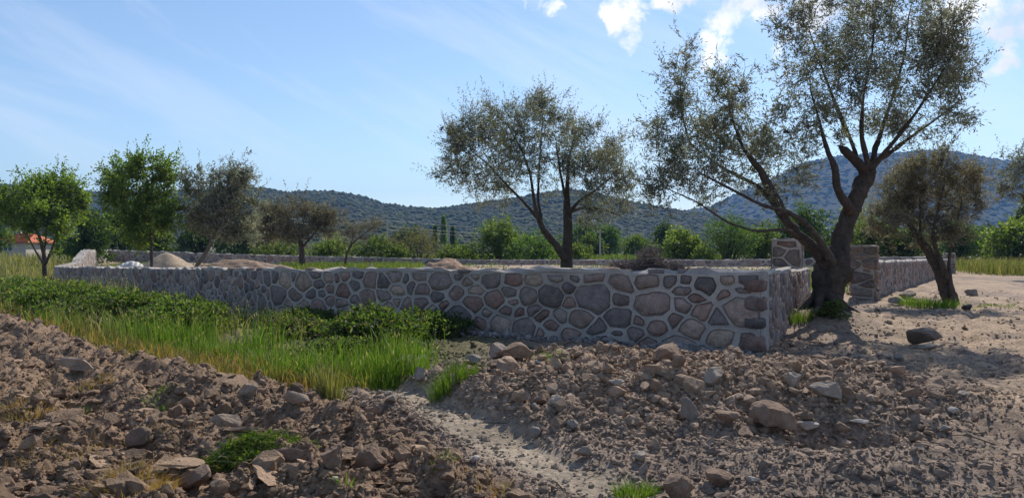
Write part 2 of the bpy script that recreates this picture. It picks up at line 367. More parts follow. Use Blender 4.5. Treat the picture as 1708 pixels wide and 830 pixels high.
# ------------------------------------------------------------------ masonry
STONE_COLS = np.array([(.20, .15, .13), (.16, .13, .118), (.215, .15, .125), (.115, .10, .095), (.235, .18, .148), (.19, .135, .115), (.25, .195, .15), (.175, .115, .095), (.14, .12, .113), (.20, .165, .145)])
def clip(poly, n, c):                                    # keep the part of a convex polygon with n.p <= c
    out = []; m = len(poly)
    for i in range(m):
        a, b = poly[i], poly[(i+1) % m]; da = n[0]*a[0]+n[1]*a[1]-c; db = n[0]*b[0]+n[1]*b[1]-c
        if da <= 0: out.append(a)
        if (da < 0 < db) or (db < 0 < da):
            t = da/(da-db); out.append((a[0]+(b[0]-a[0])*t, a[1]+(b[1]-a[1])*t))
    return out
def area(p): return 0.5*abs(sum(p[i][0]*p[(i+1) % len(p)][1]-p[(i+1) % len(p)][0]*p[i][1] for i in range(len(p))))
def centroid(p): 
    A = 0; cx = cy_ = 0
    for i in range(len(p)):
        (x1, y1), (x2, y2) = p[i], p[(i+1) % len(p)]; k = x1*y2-x2*y1; A += k; cx += (x1+x2)*k; cy_ += (y1+y2)*k
    return (cx/(3*A), cy_/(3*A)) if abs(A) > 1e-9 else p[0]
def inset(p, g):
    c = centroid(p); q = list(p)
    for i in range(len(p)):
        (x1, y1), (x2, y2) = p[i], p[(i+1) % len(p)]; nx, ny = y2-y1, x1-x2; l = math.hypot(nx, ny)
        if l < 1e-6: continue
        nx /= l; ny /= l; cc = nx*x1+ny*y1
        if nx*c[0]+ny*c[1] > cc: nx, ny, cc = -nx, -ny, -cc
        q = clip(q, (nx, ny), cc-g)
        if len(q) < 3: return None
    return q
def chaikin(p, k=0.22):
    out = []
    for i in range(len(p)):
        a, b = p[i], p[(i+1) % len(p)]
        out += [(a[0]*(1-k)+b[0]*k, a[1]*(1-k)+b[1]*k), (a[0]*k+b[0]*(1-k), a[1]*k+b[1]*(1-k))]
    return out
def radial(p, c, angs):
    p = np.array(p); a = p-np.array(c); b = np.roll(a, -1, 0); d = b-a
    ca, sa = np.cos(angs)[:, None], np.sin(angs)[:, None]
    den = ca*d[None, :, 1]-sa*d[None, :, 0]
    with np.errstate(all='ignore'):
        r = (a[None, :, 0]*d[None, :, 1]-a[None, :, 1]*d[None, :, 0])/den
        s = (a[None, :, 0]*sa-a[None, :, 1]*ca)/den
    ok = (r > 0) & (s >= -1e-6) & (s <= 1+1e-6) & np.isfinite(r)
    return np.where(ok, r, 1e9).min(1)
def cells(L, H, size, seed, asp=0.74):
    """irregular stone outlines filling an L x H face"""
    r = np.random.default_rng(seed); P = []; Rr = []
    Ls = L*asp; grid = {}
    for k in range(int(Ls*H/size**2*26)):
        q = (r.uniform(.13, max(.14, Ls-.13)), r.uniform(0.06, H-.06)); rad = size*r.choice([.45, .62, .88, 1.12, 1.4], p=[.14, .24, .28, .22, .12])*0.5
        gx, gy = int(q[0]/(size*1.5)), int(q[1]/(size*1.5)); ok = True
        for a in (-1, 0, 1):
            for b in (-1, 0, 1):
                for j in grid.get((gx+a, gy+b), ()):
                    if math.hypot(P[j][0]-q[0], P[j][1]-q[1]) < (Rr[j]+rad)*0.94: ok = False; break
                if not ok: break
            if not ok: break
        if ok: grid.setdefault((gx, gy), []).append(len(P)); P.append(q); Rr.append(rad)
    P = np.array(P); Rr = np.array(Rr); out = []
    for i in range(len(P)):
        d2 = ((P-P[i])**2).sum(1); nb = np.argsort(d2)[1:22]
        poly = [(0, 0), (Ls, 0), (Ls, H), (0, H)]
        for j in nb:
            if d2[j] > (size*4)**2: continue
            nx, ny = P[j]-P[i]; c = (nx*(P[i][0]+P[j][0])+ny*(P[i][1]+P[j][1]))/2 + (Rr[i]**2-Rr[j]**2)/2
            poly = clip(poly, (nx, ny), c)
            if len(poly) < 3: break
        if len(poly) >= 3 and area(poly) > 0.25*size**2*0.15: out.append([(x/asp, y) for x, y in poly])
    return out
class Face:
    """maps (s, t, h) on a wall face to the world: s along the path, t up the face, h out of it"""
    def __init__(self, pts, side):
        self.p = np.array([q[:2] for q in pts], float); self.zb = np.array([q[2] for q in pts]); self.zt = np.array([q[3] for q in pts])
        d = np.diff(self.p, axis=0); l = np.hypot(d[:, 0], d[:, 1]); self.s = np.concatenate([[0], np.cumsum(l)]); self.L = self.s[-1]
        n = np.stack([d[:, 1], -d[:, 0]], 1)/l[:, None]*side; self.n = n; self.H = float(np.mean(self.zt-self.zb))
    def nrm(self, s):
        i = np.clip(np.searchsorted(self.s, s, 'right')-1, 0, len(self.n)-1); n = self.n[i].copy()
        for k in range(1, len(self.s)-1):
            w = np.clip((s-self.s[k])/0.5+0.5, 0, 1); m = np.abs(s-self.s[k]) < 0.25
            n[m] = (self.n[k-1]*(1-w[:, None])+self.n[k]*w[:, None])[m]
        return n/np.linalg.norm(n, axis=1)[:, None]
    def __call__(self, s, t, h):
        s = np.asarray(s, float); x = np.interp(s, self.s, self.p[:, 0]); y = np.interp(s, self.s, self.p[:, 1])
        zb = np.interp(s, self.s, self.zb); zt = np.interp(s, self.s, self.zt)
        n = self.nrm(s); w = 0.022*vn2(s*.9, np.asarray(t)*1.1, 301)
        hh = np.asarray(h)+w
        return np.stack([x+n[:, 0]*hh, y+n[:, 1]*hh, zb+(zt-zb)*(np.asarray(t)/self.H)], 1)
def stone_and_joint(face, poly, gap, bulge, r, groove=0.022):
    """one stone and its share of the raised pointing round it"""
    c = centroid(poly); q = inset(poly, gap*r.choice([.6, .8, 1.0, 1.3, 1.7, 2.5]))
    if q is None or area(q) < 0.0018: return None
    q = chaikin(chaikin(q, .13), .22)
    c2 = centroid(q)
    pa = [math.atan2(y-c2[1], x-c2[0]) for x, y in poly]
    angs = []
    pa = sorted(pa)
    for i, a in enumerate(pa):
        b = pa[(i+1) % len(pa)]+(2*PI if i == len(pa)-1 else 0); m = max(1, int(round((b-a)/0.55)))
        angs += [a+(b-a)*k/m for k in range(m)]
    angs = np.array(angs); K = len(angs)
    if K < 5: return None
    rc = radial(poly, c2, angs); rq = radial(q, c2, angs)
    bad = rc > 50; rc[bad] = rq[bad]*1.1; rq = np.minimum(np.where(rq > 50, rc*.8, rq), rc*.98)
    ph = r.uniform(0, 6.28, 3); rq = rq*(1-.005+.07*np.sin(2*angs+ph[0])+.04*np.sin(3*angs+ph[1])+.03*np.sin(5*angs+ph[2])+r.uniform(-.04, .04, K)); rq = np.minimum(rq, rc*.985)
    ca, sa = np.cos(angs), np.sin(angs)
    def ring(rad, h): return face(c2[0]+ca*rad, c2[1]+sa*rad, np.broadcast_to(h, (K,)))
    mv = np.concatenate([ring(rc, .010), ring(rq+.006, .014), ring(rq, .004), ring(rq-.002, -groove)])
    i = np.arange(K); j = (i+1) % K
    mf = np.concatenate([np.stack([a*K+i, a*K+j, (a+1)*K+j, (a+1)*K+i], 1) for a in range(3)])
    tilt = r.uniform(-.05, .05, 2); fl = bulge*r.uniform(.4, 1.2)
    def top(rad, h): return h+tilt[0]*ca*rad+tilt[1]*sa*rad+r.uniform(-.006, .006, K)
    sv = np.concatenate([ring(rq-.006, -groove-.006), ring(np.maximum(rq-.022, rq*.75), top(rq, fl*.45)), ring(rq*.5, top(rq*.5, fl*.9)+r.uniform(-.007, .007, K)),
                         face(np.array([c2[0]]), np.array([c2[1]]), np.array([fl]))])
    sf = np.concatenate([np.stack([a*K+i, a*K+j, (a+1)*K+j, (a+1)*K+i], 1) for a in range(2)])
    st = np.stack([2*K+i, 2*K+j, np.full(K, 3*K)], 1)
    mid = face(np.array([c2[0]]), np.array([c2[1]]), np.array([0.]))[0]
    return mv, mf, sv, [sf, st], mid, area(poly)
def pxsize(p, a): return math.sqrt(a)/max(1.0, p[1])*F
def wall(name, label, pts, side, thick, size, n_parts, seed, group=None, cap=True, bulge=0.022, gap=0.018, ends=True, cat='stone wall', view=None, cap_mat='mortar', asp=.74):
    face = Face(pts, side); r = np.random.default_rng(seed)
    base = (pts[0][0], pts[0][1], pts[0][2])
    root = thing(name, label, cat, base, group); root['kind'] = 'thing'; base = np.array(base)
    mor = Acc(); items = []
    for poly in cells(face.L, face.H, size, seed, asp):
        res = stone_and_joint(face, poly, gap, bulge, r)
        if res is None: continue
        mv, mf, sv, sf, mid, a = res
        mor.add(mv, mf); col = STONE_COLS[r.integers(len(STONE_COLS))]*r.uniform(1.2, 1.85)*np.array([1., .985, 1.0])
        w = view(mid) if view else 1.0
        items.append((pxsize(mid, a)*w, sv, sf, col, mid))
    items.sort(key=lambda k: -k[0]); rest = Acc(); nrest = 0
    for k, (px, sv, sf, col, mid) in enumerate(items):
        if k < n_parts:
            o = link('stone', mesh_np('stone', sv-mid, sf, np.broadcast_to(col, (len(sv), 3)), True), M['stone'], root, mid-base)
        else: rest.add(sv, sf, col); nrest += 1
    if nrest:
        o = link('stone_facing', rest.mesh('stone_facing', True, base), M['stone'], root); o['kind'] = 'stuff'
    # core and capping of mortar
    ns = max(4, int(face.L/0.22)); ss = np.linspace(0, face.L, ns); H = face.H
    prof = [(-.1, -.020, 0), (H*.5, -.022, 0), (H-.035, -.018, .3), (H-.006, .012, .6), (H+.022, -.02, 1), (H+.034, -.12, 1), (H+.030, -thick+.1, 1), (H+.012, -thick+.02, 1), (H-.05, -thick, .5), (-.2, -thick, 0)]
    rows = []
    for (t, h, nz) in prof:
        e = nz*0.14*fbm2(ss*2.2+h*9, np.full(ns, h*7+t), 3, seed+3)
        rows.append(face(ss, np.full(ns, t)+e, np.full(ns, h)+e*.5))
    V = np.concatenate(rows); m = len(prof); i = np.arange(m-1)[:, None]*ns; j = np.arange(ns-1)[None]
    q = np.stack([i+j, i+j+1, i+ns+j+1, i+ns+j], -1).reshape(-1, 4)
    endf = [np.array([[k*ns for k in range(m)]]), np.array([[k*ns+ns-1 for k in range(m)][::-1]])]
    mor.add(V, [q]+endf)
    link('mortar', mor.mesh('mortar', False, base), M[cap_mat], root)
    return root, face

obl = lambda p: 1.0
FRONT = wall('stone_wall', 'long low mauve-grey rubble stone wall with raised mortar joints across the middle', [(*P0, -.16, 1.24), (*P1, -.2, 1.135), (*P2, -.72, .61)], -1, .5, .345, 300, 101, bulge=.042)
wall('stone_wall', 'short rubble stone wall running back from the near corner towards the gate', [(P0[0]+.055, P0[1]+.11, -.16, 1.225), (*R0, -.1, 1.07)], 1, .48, .36, 150, 102, bulge=.045)
wall('stone_wall', 'rubble stone wall right of the gate, behind the small leaning olive', [(R1[0]+.42, R1[1]+.62, -.1, 1.2), (30.4, 51.8, -.1, .98)], 1, .45, .36, 150, 103, bulge=.045)
wall('stone_wall', 'far rubble stone wall along the back of the plot', [(R2[0], R2[1]+.6, .0, 1.16), (16, 58.0, .0, .86), (-3, 64.2, .05, .80), (-24, 71.2, .1, 1.15), (*B2, .2, 1.64)], -1, .45, .42, 120, 104, gap=.04)
wall('stone_wall', 'sunlit stone wall stepping up along the far left side of the plot', [(P2[0]-.1, P2[1]+.6, -.2, .66), (-31.0, 53.5, .1, .76), (-31.2, 54.0, .1, 1.0), (-33.6, 59, .1, 1.56), (*B2, .2, 1.63)], 1, .55, .42, 100, 105, gap=.04)

def pillar(name, label, corner, du, dv, w, dpt, z0, z1, size, seed, gap, bulge, colmul=(1, 1, 1), rough_ends=False, joint='mortar'):
    """square pillar: stones on the two faces that show, mortar core and cap"""
    du = np.array(du, float); du /= np.linalg.norm(du); dv = np.array(dv, float); dv /= np.linalg.norm(dv)
    c = np.array(corner, float); root = thing(name, label, 'pillar', (c[0], c[1], z0)); base = np.array([c[0], c[1], z0]); r = np.random.default_rng(seed)
    A, B, D = c, c+du*w, c+du*w+dv*dpt; E = c+dv*dpt; mor = Acc()
    for (a, b, sd, k) in ((A, B, 1, 0), (B, D, 1, 1), (E, A, 1, 2)):
        face = Face([(*a, z0, z1), (*b, z0, z1)], sd)
        for poly in cells(face.L, face.H, size, seed+k, .6):
            res = stone_and_joint(face, poly, gap, bulge, r, .03 if joint == 'mortar' else .06)
            if res is None: continue
            mv, mf, sv, sf, mid, ar = res
            if joint == 'mortar': mor.add(mv, mf)
            col = STONE_COLS[r.integers(len(STONE_COLS))]*r.uniform(.95, 1.5)*np.array(colmul)
            link('stone', mesh_np('stone', sv-mid, sf, np.broadcast_to(col, (len(sv), 3)), True), M['stone'], root, mid-base)
    k = .028 if joint == 'mortar' else .07
    ins = [A+(du+dv)*k, B+(-du+dv)*k, D-(du+dv)*k, E+(du-dv)*k]
    v = [(*p, z) for z in (z0-.1, z1-.02) for p in ins]
    mor.add(np.array(v), np.array([[0, 1, 5, 4], [1, 2, 6, 5], [2, 3, 7, 6], [3, 0, 4, 7], [7, 6, 5, 4]][0:5]))
    # capping slab, worn edges
    n = 9; uu = np.linspace(-.012, 1.012, n); g = []
    for z, ex in ((z1-.05, 0.0), (z1-.012, .014), (z1+.018, 0.0)):
        ringp = [A+du*w*u for u in uu]+[B+dv*dpt*u for u in uu[1:]]+[D-du*w*u for u in uu[1:]]+[E-dv*dpt*u for u in uu[1:-1]]
        cen = (A+D)/2
        for p in ringp: g.append((*(cen+(p-cen)*(1+ex)), z+r.uniform(-.012, .012)))
    m = len(g)//3; i = np.arange(m); j = (i+1) % m
    mor.add(np.array(g), [np.stack([a*m+i, a*m+j, (a+1)*m+j, (a+1)*m+i], 1) for a in range(2)]+[np.array([[2*m+k for k in range(m)]])])
    link('mortar', mor.mesh('mortar', False, base), M['mortar'], root)
    return root
rd = np.array([R0[0]-P0[0], R0[1]-P0[1]]); rd = rd/np.linalg.norm(rd)
pillar('gate_pillar', 'square mortared stone gate pillar behind the big olive trunk, left of the gate', (6.88, 19.75), (1, .08), (rd[0], rd[1]), .80, .85, .9, 1.90,   .34, 201, .02, .02, (.95, .95, .95))
pillar('gate_pillar', 'open-jointed dry stone gate pillar between the two olive trunks, right of the gate', (10.66, 23.55), (1, .06), (.56, .83), .86, .7, -.03, 1.75, .30, 202, .018, .035, (1.15, 1.13, 1.1), joint='dry')
pillar('end_pillar', 'stone end pillar at the far corner of the right-hand wall, by the dirt track', (30.35, 52.2), (1, .1), (.5, .86), .75, .75, -.1, 1.42, .4, 203, .022, .02)

# corner blocks and rough top stones of the front wall
def cap_stones():
    root, face = FRONT; base = np.array(root.location); r = np.random.default_rng(55); v0, f0 = ICO[2]
    def block(p, sc, ang):
        v = np.clip(v0*1.25, -.86, .86); v = v*(1+.22*fbm3(v*1.7+r.uniform(0, 40), 3, int(r.integers(900))))[:, None]*np.array(sc)
        ca, sa = math.cos(ang), math.sin(ang); v = np.stack([v[:, 0]*ca-v[:, 1]*sa, v[:, 0]*sa+v[:, 1]*ca, v[:, 2]], 1)
        col = STONE_COLS[r.integers(len(STONE_COLS))]*r.uniform(1.05, 1.6)
        link('stone', mesh_np('stone', v, f0, np.broadcast_to(col, (len(v), 3)), True), M['stone'], root, np.array(p)-base)
    wa = math.atan2(P1[1]-P0[1], P1[0]-P0[0]); z = .02
    while z < 1.1:
        h = r.uniform(.10, .17); L = r.uniform(.13, .2); W = r.uniform(.13, .2)
        d = np.array([math.cos(wa), math.sin(wa)]); n = np.array([rd0[0], rd0[1]])
        p = np.array(P0)+d*(L*.86-.06)+n*(W*.86-.05); block((*p, z+h), (L, W, h*.98), wa+r.uniform(-.12, .12)); z += 2*h+r.uniform(.02, .05)
    s = .5
    while s < 30:
        q = face(np.array([s]), np.array([face.H]), np.array([-r.uniform(.05, .4)]))[0]; L = r.uniform(.07, .2)
        block((q[0], q[1], q[2]+.012+.012*r.random()), (L, r.uniform(.06, .13), r.uniform(.03, .062)), wa+r.uniform(-.5, .5)); s += L+r.uniform(.1, .75)*(1+s*.04)
rd0 = np.array([R0[0]-P0[0], R0[1]-P0[1]]); rd0 = rd0/np.linalg.norm(rd0)
cap_stones()

# ------------------------------------------------------------------ trees
def frame(d):
    d = d/np.linalg.norm(d); a = np.array([0, 0, 1.]) if abs(d[2]) < .9 else np.array([1., 0, 0])
    u = np.cross(d, a); u /= np.linalg.norm(u); return u, np.cross(d, u)
def tube(acc, pts, rads, sides, col, flute=0.0, seed=0, cap=True):
    pts = np.asarray(pts, float); n = len(pts)
    if n < 2: return
    T = np.gradient(pts, axis=0); ang = np.linspace(0, 2*PI, sides, endpoint=False); u, v = frame(T[0]); V = []
    for i in range(n):
        t = T[i]/(np.linalg.norm(T[i])+1e-9); u = u-t*np.dot(u, t); u /= np.linalg.norm(u)+1e-9; v = np.cross(t, u)
        V.append(pts[i]+rads[i]*(np.cos(ang)[:, None]*u+np.sin(ang)[:, None]*v))
    V = np.array(V)
    if flute:
        c = pts[:, None]; rel = V-c; q = V.reshape(-1, 3)
        nz = (fbm3(q*np.array([8, 8, 1.5])+seed, 4, seed, .6)*1.5).reshape(n, sides, 1)
        V = c+rel*(1+flute*nz)
    i = np.arange(n-1)[:, None]*sides; j = np.arange(sides)[None]; j2 = (j+1) % sides
    f = [np.stack([i+j, i+j2, i+sides+j2, i+sides+j], -1).reshape(-1, 4)]
    if cap: f.append(np.array([[(n-1)*sides+k for k in range(sides)]]))
    acc.add(V.reshape(-1, 3), f, col)
def colonize(pos, par, att, step, infl, kill, iters, r, up=0.0):
    pos = list(pos); par = list(par); att = att.copy()
    P = np.array(pos); d = np.linalg.norm(att[:, None]-P[None], axis=2) if len(att)*len(P) < 4e7 else None
    ni = d.argmin(1); nd = d.min(1)
    for it in range(iters):
        act = (nd < infl) & (nd > kill)
        if not act.any(): break
        A = att[act]; I = ni[act]; v = A-np.array(pos)[I]; v /= np.linalg.norm(v, axis=1)[:, None]
        u, inv = np.unique(I, return_inverse=True); acc = np.zeros((len(u), 3)); np.add.at(acc, inv, v)
        acc /= np.linalg.norm(acc, axis=1)[:, None]+1e-9; acc += r.normal(0, .16, acc.shape); acc[:, 2] += up
        acc /= np.linalg.norm(acc, axis=1)[:, None]+1e-9
        new = np.array(pos)[u]+acc*step; s = len(pos)
        pos += list(new); par += list(u)
        for a in range(0, len(new), 400):
            dd = np.linalg.norm(att[:, None]-new[None, a:a+400], axis=2); k = dd.argmin(1); m = dd.min(1); b = m < nd
            ni[b] = s+a+k[b]; nd[b] = m[b]
        keep = nd > kill; att, ni, nd = att[keep], ni[keep], nd[keep]
        if len(att) == 0 or len(pos) > 9000: break
    return np.array(pos), np.array(par)
def leaves(cent, dirs, r, L, W, cols, droop=0.0):
    n = len(cent); d = dirs/np.linalg.norm(dirs, axis=1)[:, None]; a = r.normal(size=(n, 3)); s = np.cross(d, a); s /= np.linalg.norm(s, axis=1)[:, None]+1e-9
    l = (L*r.uniform(.7, 1.25, n))[:, None]; w = (W*r.uniform(.75, 1.25, n))[:, None]; nb = np.cross(d, s)
    V = np.stack([cent, cent+d*l*.5+s*w*.5+nb*l*.06, cent+d*l, cent+d*l*.5-s*w*.5+nb*l*.06], 1)
    return V.reshape(-1, 3), np.arange(4*n).reshape(n, 4), np.repeat(cols, 4, 0)
OLIVE = np.array([(.185, .20, .145), (.16, .17, .12), (.235, .25, .20), (.36, .375, .33), (.19, .175, .13), (.17, .19, .12)])
OLIVE_DRY = np.array([(.16, .145, .095), (.13, .125, .08), (.20, .185, .135), (.25, .235, .18), (.15, .12, .075)])
GREEN = np.array([(.08, .12, .028), (.105, .145, .033), (.065, .10, .022), (.125, .155, .05), (.095, .115, .022)])
DARKG = np.array([(.035, .06, .018), (.045, .075, .02), (.055, .08, .025), (.03, .05, .018)])
BRIGHT = np.array([(.095, .14, .035), (.125, .165, .045), (.07, .105, .03), (.15, .165, .06), (.10, .11, .045)])
BROWNISH = np.array([(.11, .085, .06), (.09, .075, .05), (.13, .11, .07), (.08, .08, .04)])
BARK_O, BARK_G, BARK_PALE = np.array((.085, .068, .056)), np.array((.10, .08, .06)), np.array((.22, .185, .15))
def sprays(att, near, r, per, spread, L, W, pal, mult=1.0):
    """leafy twigs: leaves strung along short shoots that leave the crown points"""
    n = len(att); k = 4; m = per//k; cs = []; ds = []; cc = []; tb = []; td_ = []
    out = att-near; out /= np.linalg.norm(out, axis=1)[:, None]+1e-6
    shade = pal[r.integers(len(pal), size=n)]*r.uniform(.75, 1.2, (n, 1))
    for q in range(k):
        td = out*.6+r.normal(0, .5, (n, 3))+np.array([0, 0, .22]); td /= np.linalg.norm(td, axis=1)[:, None]; ln = spread*r.uniform(.7, 1.5, n)
        o = att-td*(ln*.3)[:, None]; tb.append(o); td_.append(td*ln[:, None])
        for j in range(m):
            u = (j+.2+.8*r.random(n))/m
            cs.append(o+td*(u*ln)[:, None]+r.normal(0, spread*.03, (n, 3)))
            ds.append(td*.75+r.normal(0, .42, (n, 3)))
            cc.append(np.where((r.random(n) < .35)[:, None], pal[r.integers(len(pal), size=n)], shade)*r.uniform(.8, 1.2, (n, 1))*mult)
    tb = np.concatenate(tb); td_ = np.concatenate(td_); tl = np.linalg.norm(td_, axis=1)
    TW = leaves(tb, td_, r, 1.0, W*.24, np.broadcast_to(BARK_O*1.3, (len(tb), 3))); tv = TW[0].reshape(-1, 4, 3)
    sc = tb[:, None]+(tv-tb[:, None])*np.stack([tl]*4, 1)[..., None]; wd = tv[:, 1]-tv[:, 3]; sc[:, 1] = tb+td_*.5+wd*.5; sc[:, 3] = tb+td_*.5-wd*.5
    return leaves(np.concatenate(cs), np.concatenate(ds), r, L, W, np.concatenate(cc)), (sc.reshape(-1, 3), TW[1], TW[2])
def tree(name, label, depth, stems, blobs, n_att, per, spread, leaf, pal, barkc, lm='leaf', group=None, seed=1, step=.28, infl=1.7, kill=.3, tip=.007, up=.03, hair=0, cat='tree', rz=1.0, flute=.22, roots=False, expo=2.25, mult=1.0, wscale=.47, grow=1.17):
    """stems: polylines of (px, py, depth offset m, width px); blobs: (px, py, rx px, ry px, depth offset m, density)"""
    r = np.random.default_rng(seed); base = at(stems[0][0][0], stems[0][0][1], depth+stems[0][0][2])
    zb = hgt(base[0], base[1]); root = thing(name, label, cat, (base[0], base[1], zb), group); B = np.array([base[0], base[1], zb])
    pos, par, rad = [], [], []
    for si, st in enumerate(stems):
        pts = np.array([at(p[0], p[1], depth+p[2]) for p in st]); w = np.array([p[3]*(depth+p[2])/F/2*(wscale if (si or k > 4) else .64) for k, p in enumerate(st)])
        if si == 0: pts[0, 2] = min(pts[0, 2], zb-.08)
        l = np.concatenate([[0], np.cumsum(np.linalg.norm(np.diff(pts, axis=0), axis=1))]); n = max(2, int(l[-1]/(step*.6))+1); u = np.linspace(0, l[-1], n)
        # rounded path through the traced points
        q = np.stack([np.interp(u, l, pts[:, k]) for k in range(3)], 1)
        for _ in range(2): q[1:-1] = q[1:-1]*.5+(q[:-2]+q[2:])*.25
        ww = np.interp(u, l, w)
        if si == 0: prev = -1; s0 = 0
        else:
            dd = np.linalg.norm(np.array(pos)-q[0], axis=1); prev = int(dd.argmin()); s0 = 1
        for k in range(s0, n):
            pos.append(q[k]); par.append(prev); rad.append(ww[k]); prev = len(pos)-1
    ntr = len(pos)
    tot = sum(b[2]*b[3]*(b[5] if len(b) > 5 else 1) for b in blobs); att = []
    for b in blobs:
        d0 = depth+(b[4] if len(b) > 4 else r.uniform(-1, 1)*.5); m = max(4, int(n_att*b[2]*b[3]*(b[5] if len(b) > 5 else 1)/tot))
        ns = max(3, int(3+m/14)); sc_ = r.normal(size=(ns, 3)); sc_ /= np.linalg.norm(sc_, axis=1)[:, None]; sc_ *= (r.random(ns)**.42*.92)[:, None]   # shoots gather in ragged tufts
        sr = r.uniform(.16, .34, ns); pk = r.integers(ns, size=m); v = sc_[pk]+r.normal(0, 1, (m, 3))*sr[pk, None]*np.array([.85, .85, 1.15])
        c = at(b[0], b[1], d0); k = d0/F
        att.append(c+v*grow*np.array([b[2]*k, (b[2]+b[3])*.5*k*rz, b[3]*k]))
    att = np.concatenate(att); att = att[att[:, 2] > zb+.25]
    P, Q = colonize(pos, par, att, step, infl, kill, 90, r, up)
    n = len(P); R = np.zeros(n); ch = [[] for _ in range(n)]
    for i in range(n):
        if Q[i] >= 0: ch[Q[i]].append(i)
    for i in range(n-1, -1, -1):
        R[i] = tip if not ch[i] else max(tip, sum(R[c]**expo for c in ch[i])**(1/expo))
    for i in range(ntr): R[i] = rad[i]
    for i in range(ntr, n):
        R[i] = min(R[i], R[Q[i]]*.9)
    tr = Acc(); br = Acc(); tw = Acc()
    def chain(i0, start):
        c = [i0]
        while True:
            k = [x for x in ch[c[-1]] if not used[x]]
            if not k: break
            st = [x for x in k if x < ntr]
            nx = max(st or k, key=lambda x: R[x])
            used[nx] = True; c.append(nx)
        return c
    used = [False]*n; used[0] = True; todo = [chain(0, 0)]
    queue = [(i, c) for i in range(n) for c in ch[i]]
    queue.sort(key=lambda q: q[1])
    for (p_, c) in queue:
        if used[c]: continue
        used[c] = True; todo.append([p_]+chain(c, 1))
    for c in todo:
        pts = P[c]-B; rr = R[c].copy()
        if len(c) > 1 and c[0] != 0: rr[0] = min(rr[0], rr[1]*1.25) if c[1] >= ntr else rr[0]
        big = rr.max() > .05
        col = barkc*r.uniform(.85, 1.15)
        if c[0] == 0 or (len(c) > 1 and c[1] < ntr and rr[1:].max() > .04):
            # finer rings on trunk and limbs
            l = np.arange(len(c)); uu = np.linspace(0, len(c)-1, (len(c)-1)*2+1)
            pp = np.stack([np.interp(uu, l, pts[:, k]) for k in range(3)], 1); r2 = np.interp(uu, l, rr)
            tube(tr, pp, r2, 28 if rr.max() > .2 else (16 if rr.max() > .1 else 10), col, flute*(1.5 if rr.max() > .2 else 1), seed)
        else: tube(br, pts, rr, 6 if rr.max() > .03 else (4 if rr.max() > .012 else 3), col*1.1, .12 if big else 0, seed, False)
    if roots:
        for k in range(9):
            a = 2*PI*k/9+r.uniform(-.25, .25); L = r.uniform(.45, .95); u = np.linspace(0, 1, 7); q = []
            for t in u:
                x = B[0]+math.cos(a+.25*t)*(.24+L*t); y = B[1]+math.sin(a+.25*t)*(.24+L*t); q.append((x-B[0], y-B[1], hgt(x, y)-B[2]+.30*(1-t)**2.5-.03-.06*t))
            tube(tr, q, .08*(1-u)**.8+.02, 9, barkc, .3, seed+k)
    link('trunk', tr.mesh('trunk', True), M['bark'], root)
    if br.n: link('branches', br.mesh('branches', True), M['bark'], root)['kind'] = 'stuff'
    d = np.array([np.linalg.norm(P-a, axis=1).argmin() for a in att]); near = P[d]
    (V, Fq, C), tw = sprays(att, near, r, per, spread, leaf[0], leaf[1], pal, mult)
    link('twigs', mesh_np('twigs', tw[0]-B, tw[1], tw[2]), M['bark'], root)['kind'] = 'stuff'
    # long leafy shoots that stick out of the outline
    cen = att.mean(0); far = np.linalg.norm((att-cen)/att.std(0), axis=1); pick = np.where(r.random(len(att)) < np.clip((far-1.0)*.22, 0, .3))[0]; k = len(pick)
    if k:
        out = att[pick]-cen; out /= np.linalg.norm(out, axis=1)[:, None]; out = out*.6+np.array([0, 0, .75])+r.normal(0, .28, (k, 3)); out /= np.linalg.norm(out, axis=1)[:, None]
        Ls = spread*r.uniform(1.0, 2.4, k); nl = 16; u = (np.arange(nl)[None]+r.random((k, nl)))/nl
        cs = (att[pick][:, None]+out[:, None]*(u*Ls[:, None])[..., None]+r.normal(0, leaf[1]*.6, (k, nl, 3))).reshape(-1, 3); ds = (out[:, None]*.7+r.normal(0, .5, (k, nl, 3))).reshape(-1, 3)
        V2, F2, C2 = leaves(cs, ds, r, leaf[0]*.95, leaf[1]*.95, pal[r.integers(len(pal), size=len(cs))]*r.uniform(.8, 1.2, (len(cs), 1))*mult)
        F2 = F2+len(V); V = np.concatenate([V, V2]); Fq = np.concatenate([Fq, F2]); C = np.concatenate([C, C2])
    link('crown', mesh_np('crown', V-B, Fq, C), M[lm], root)
    return root

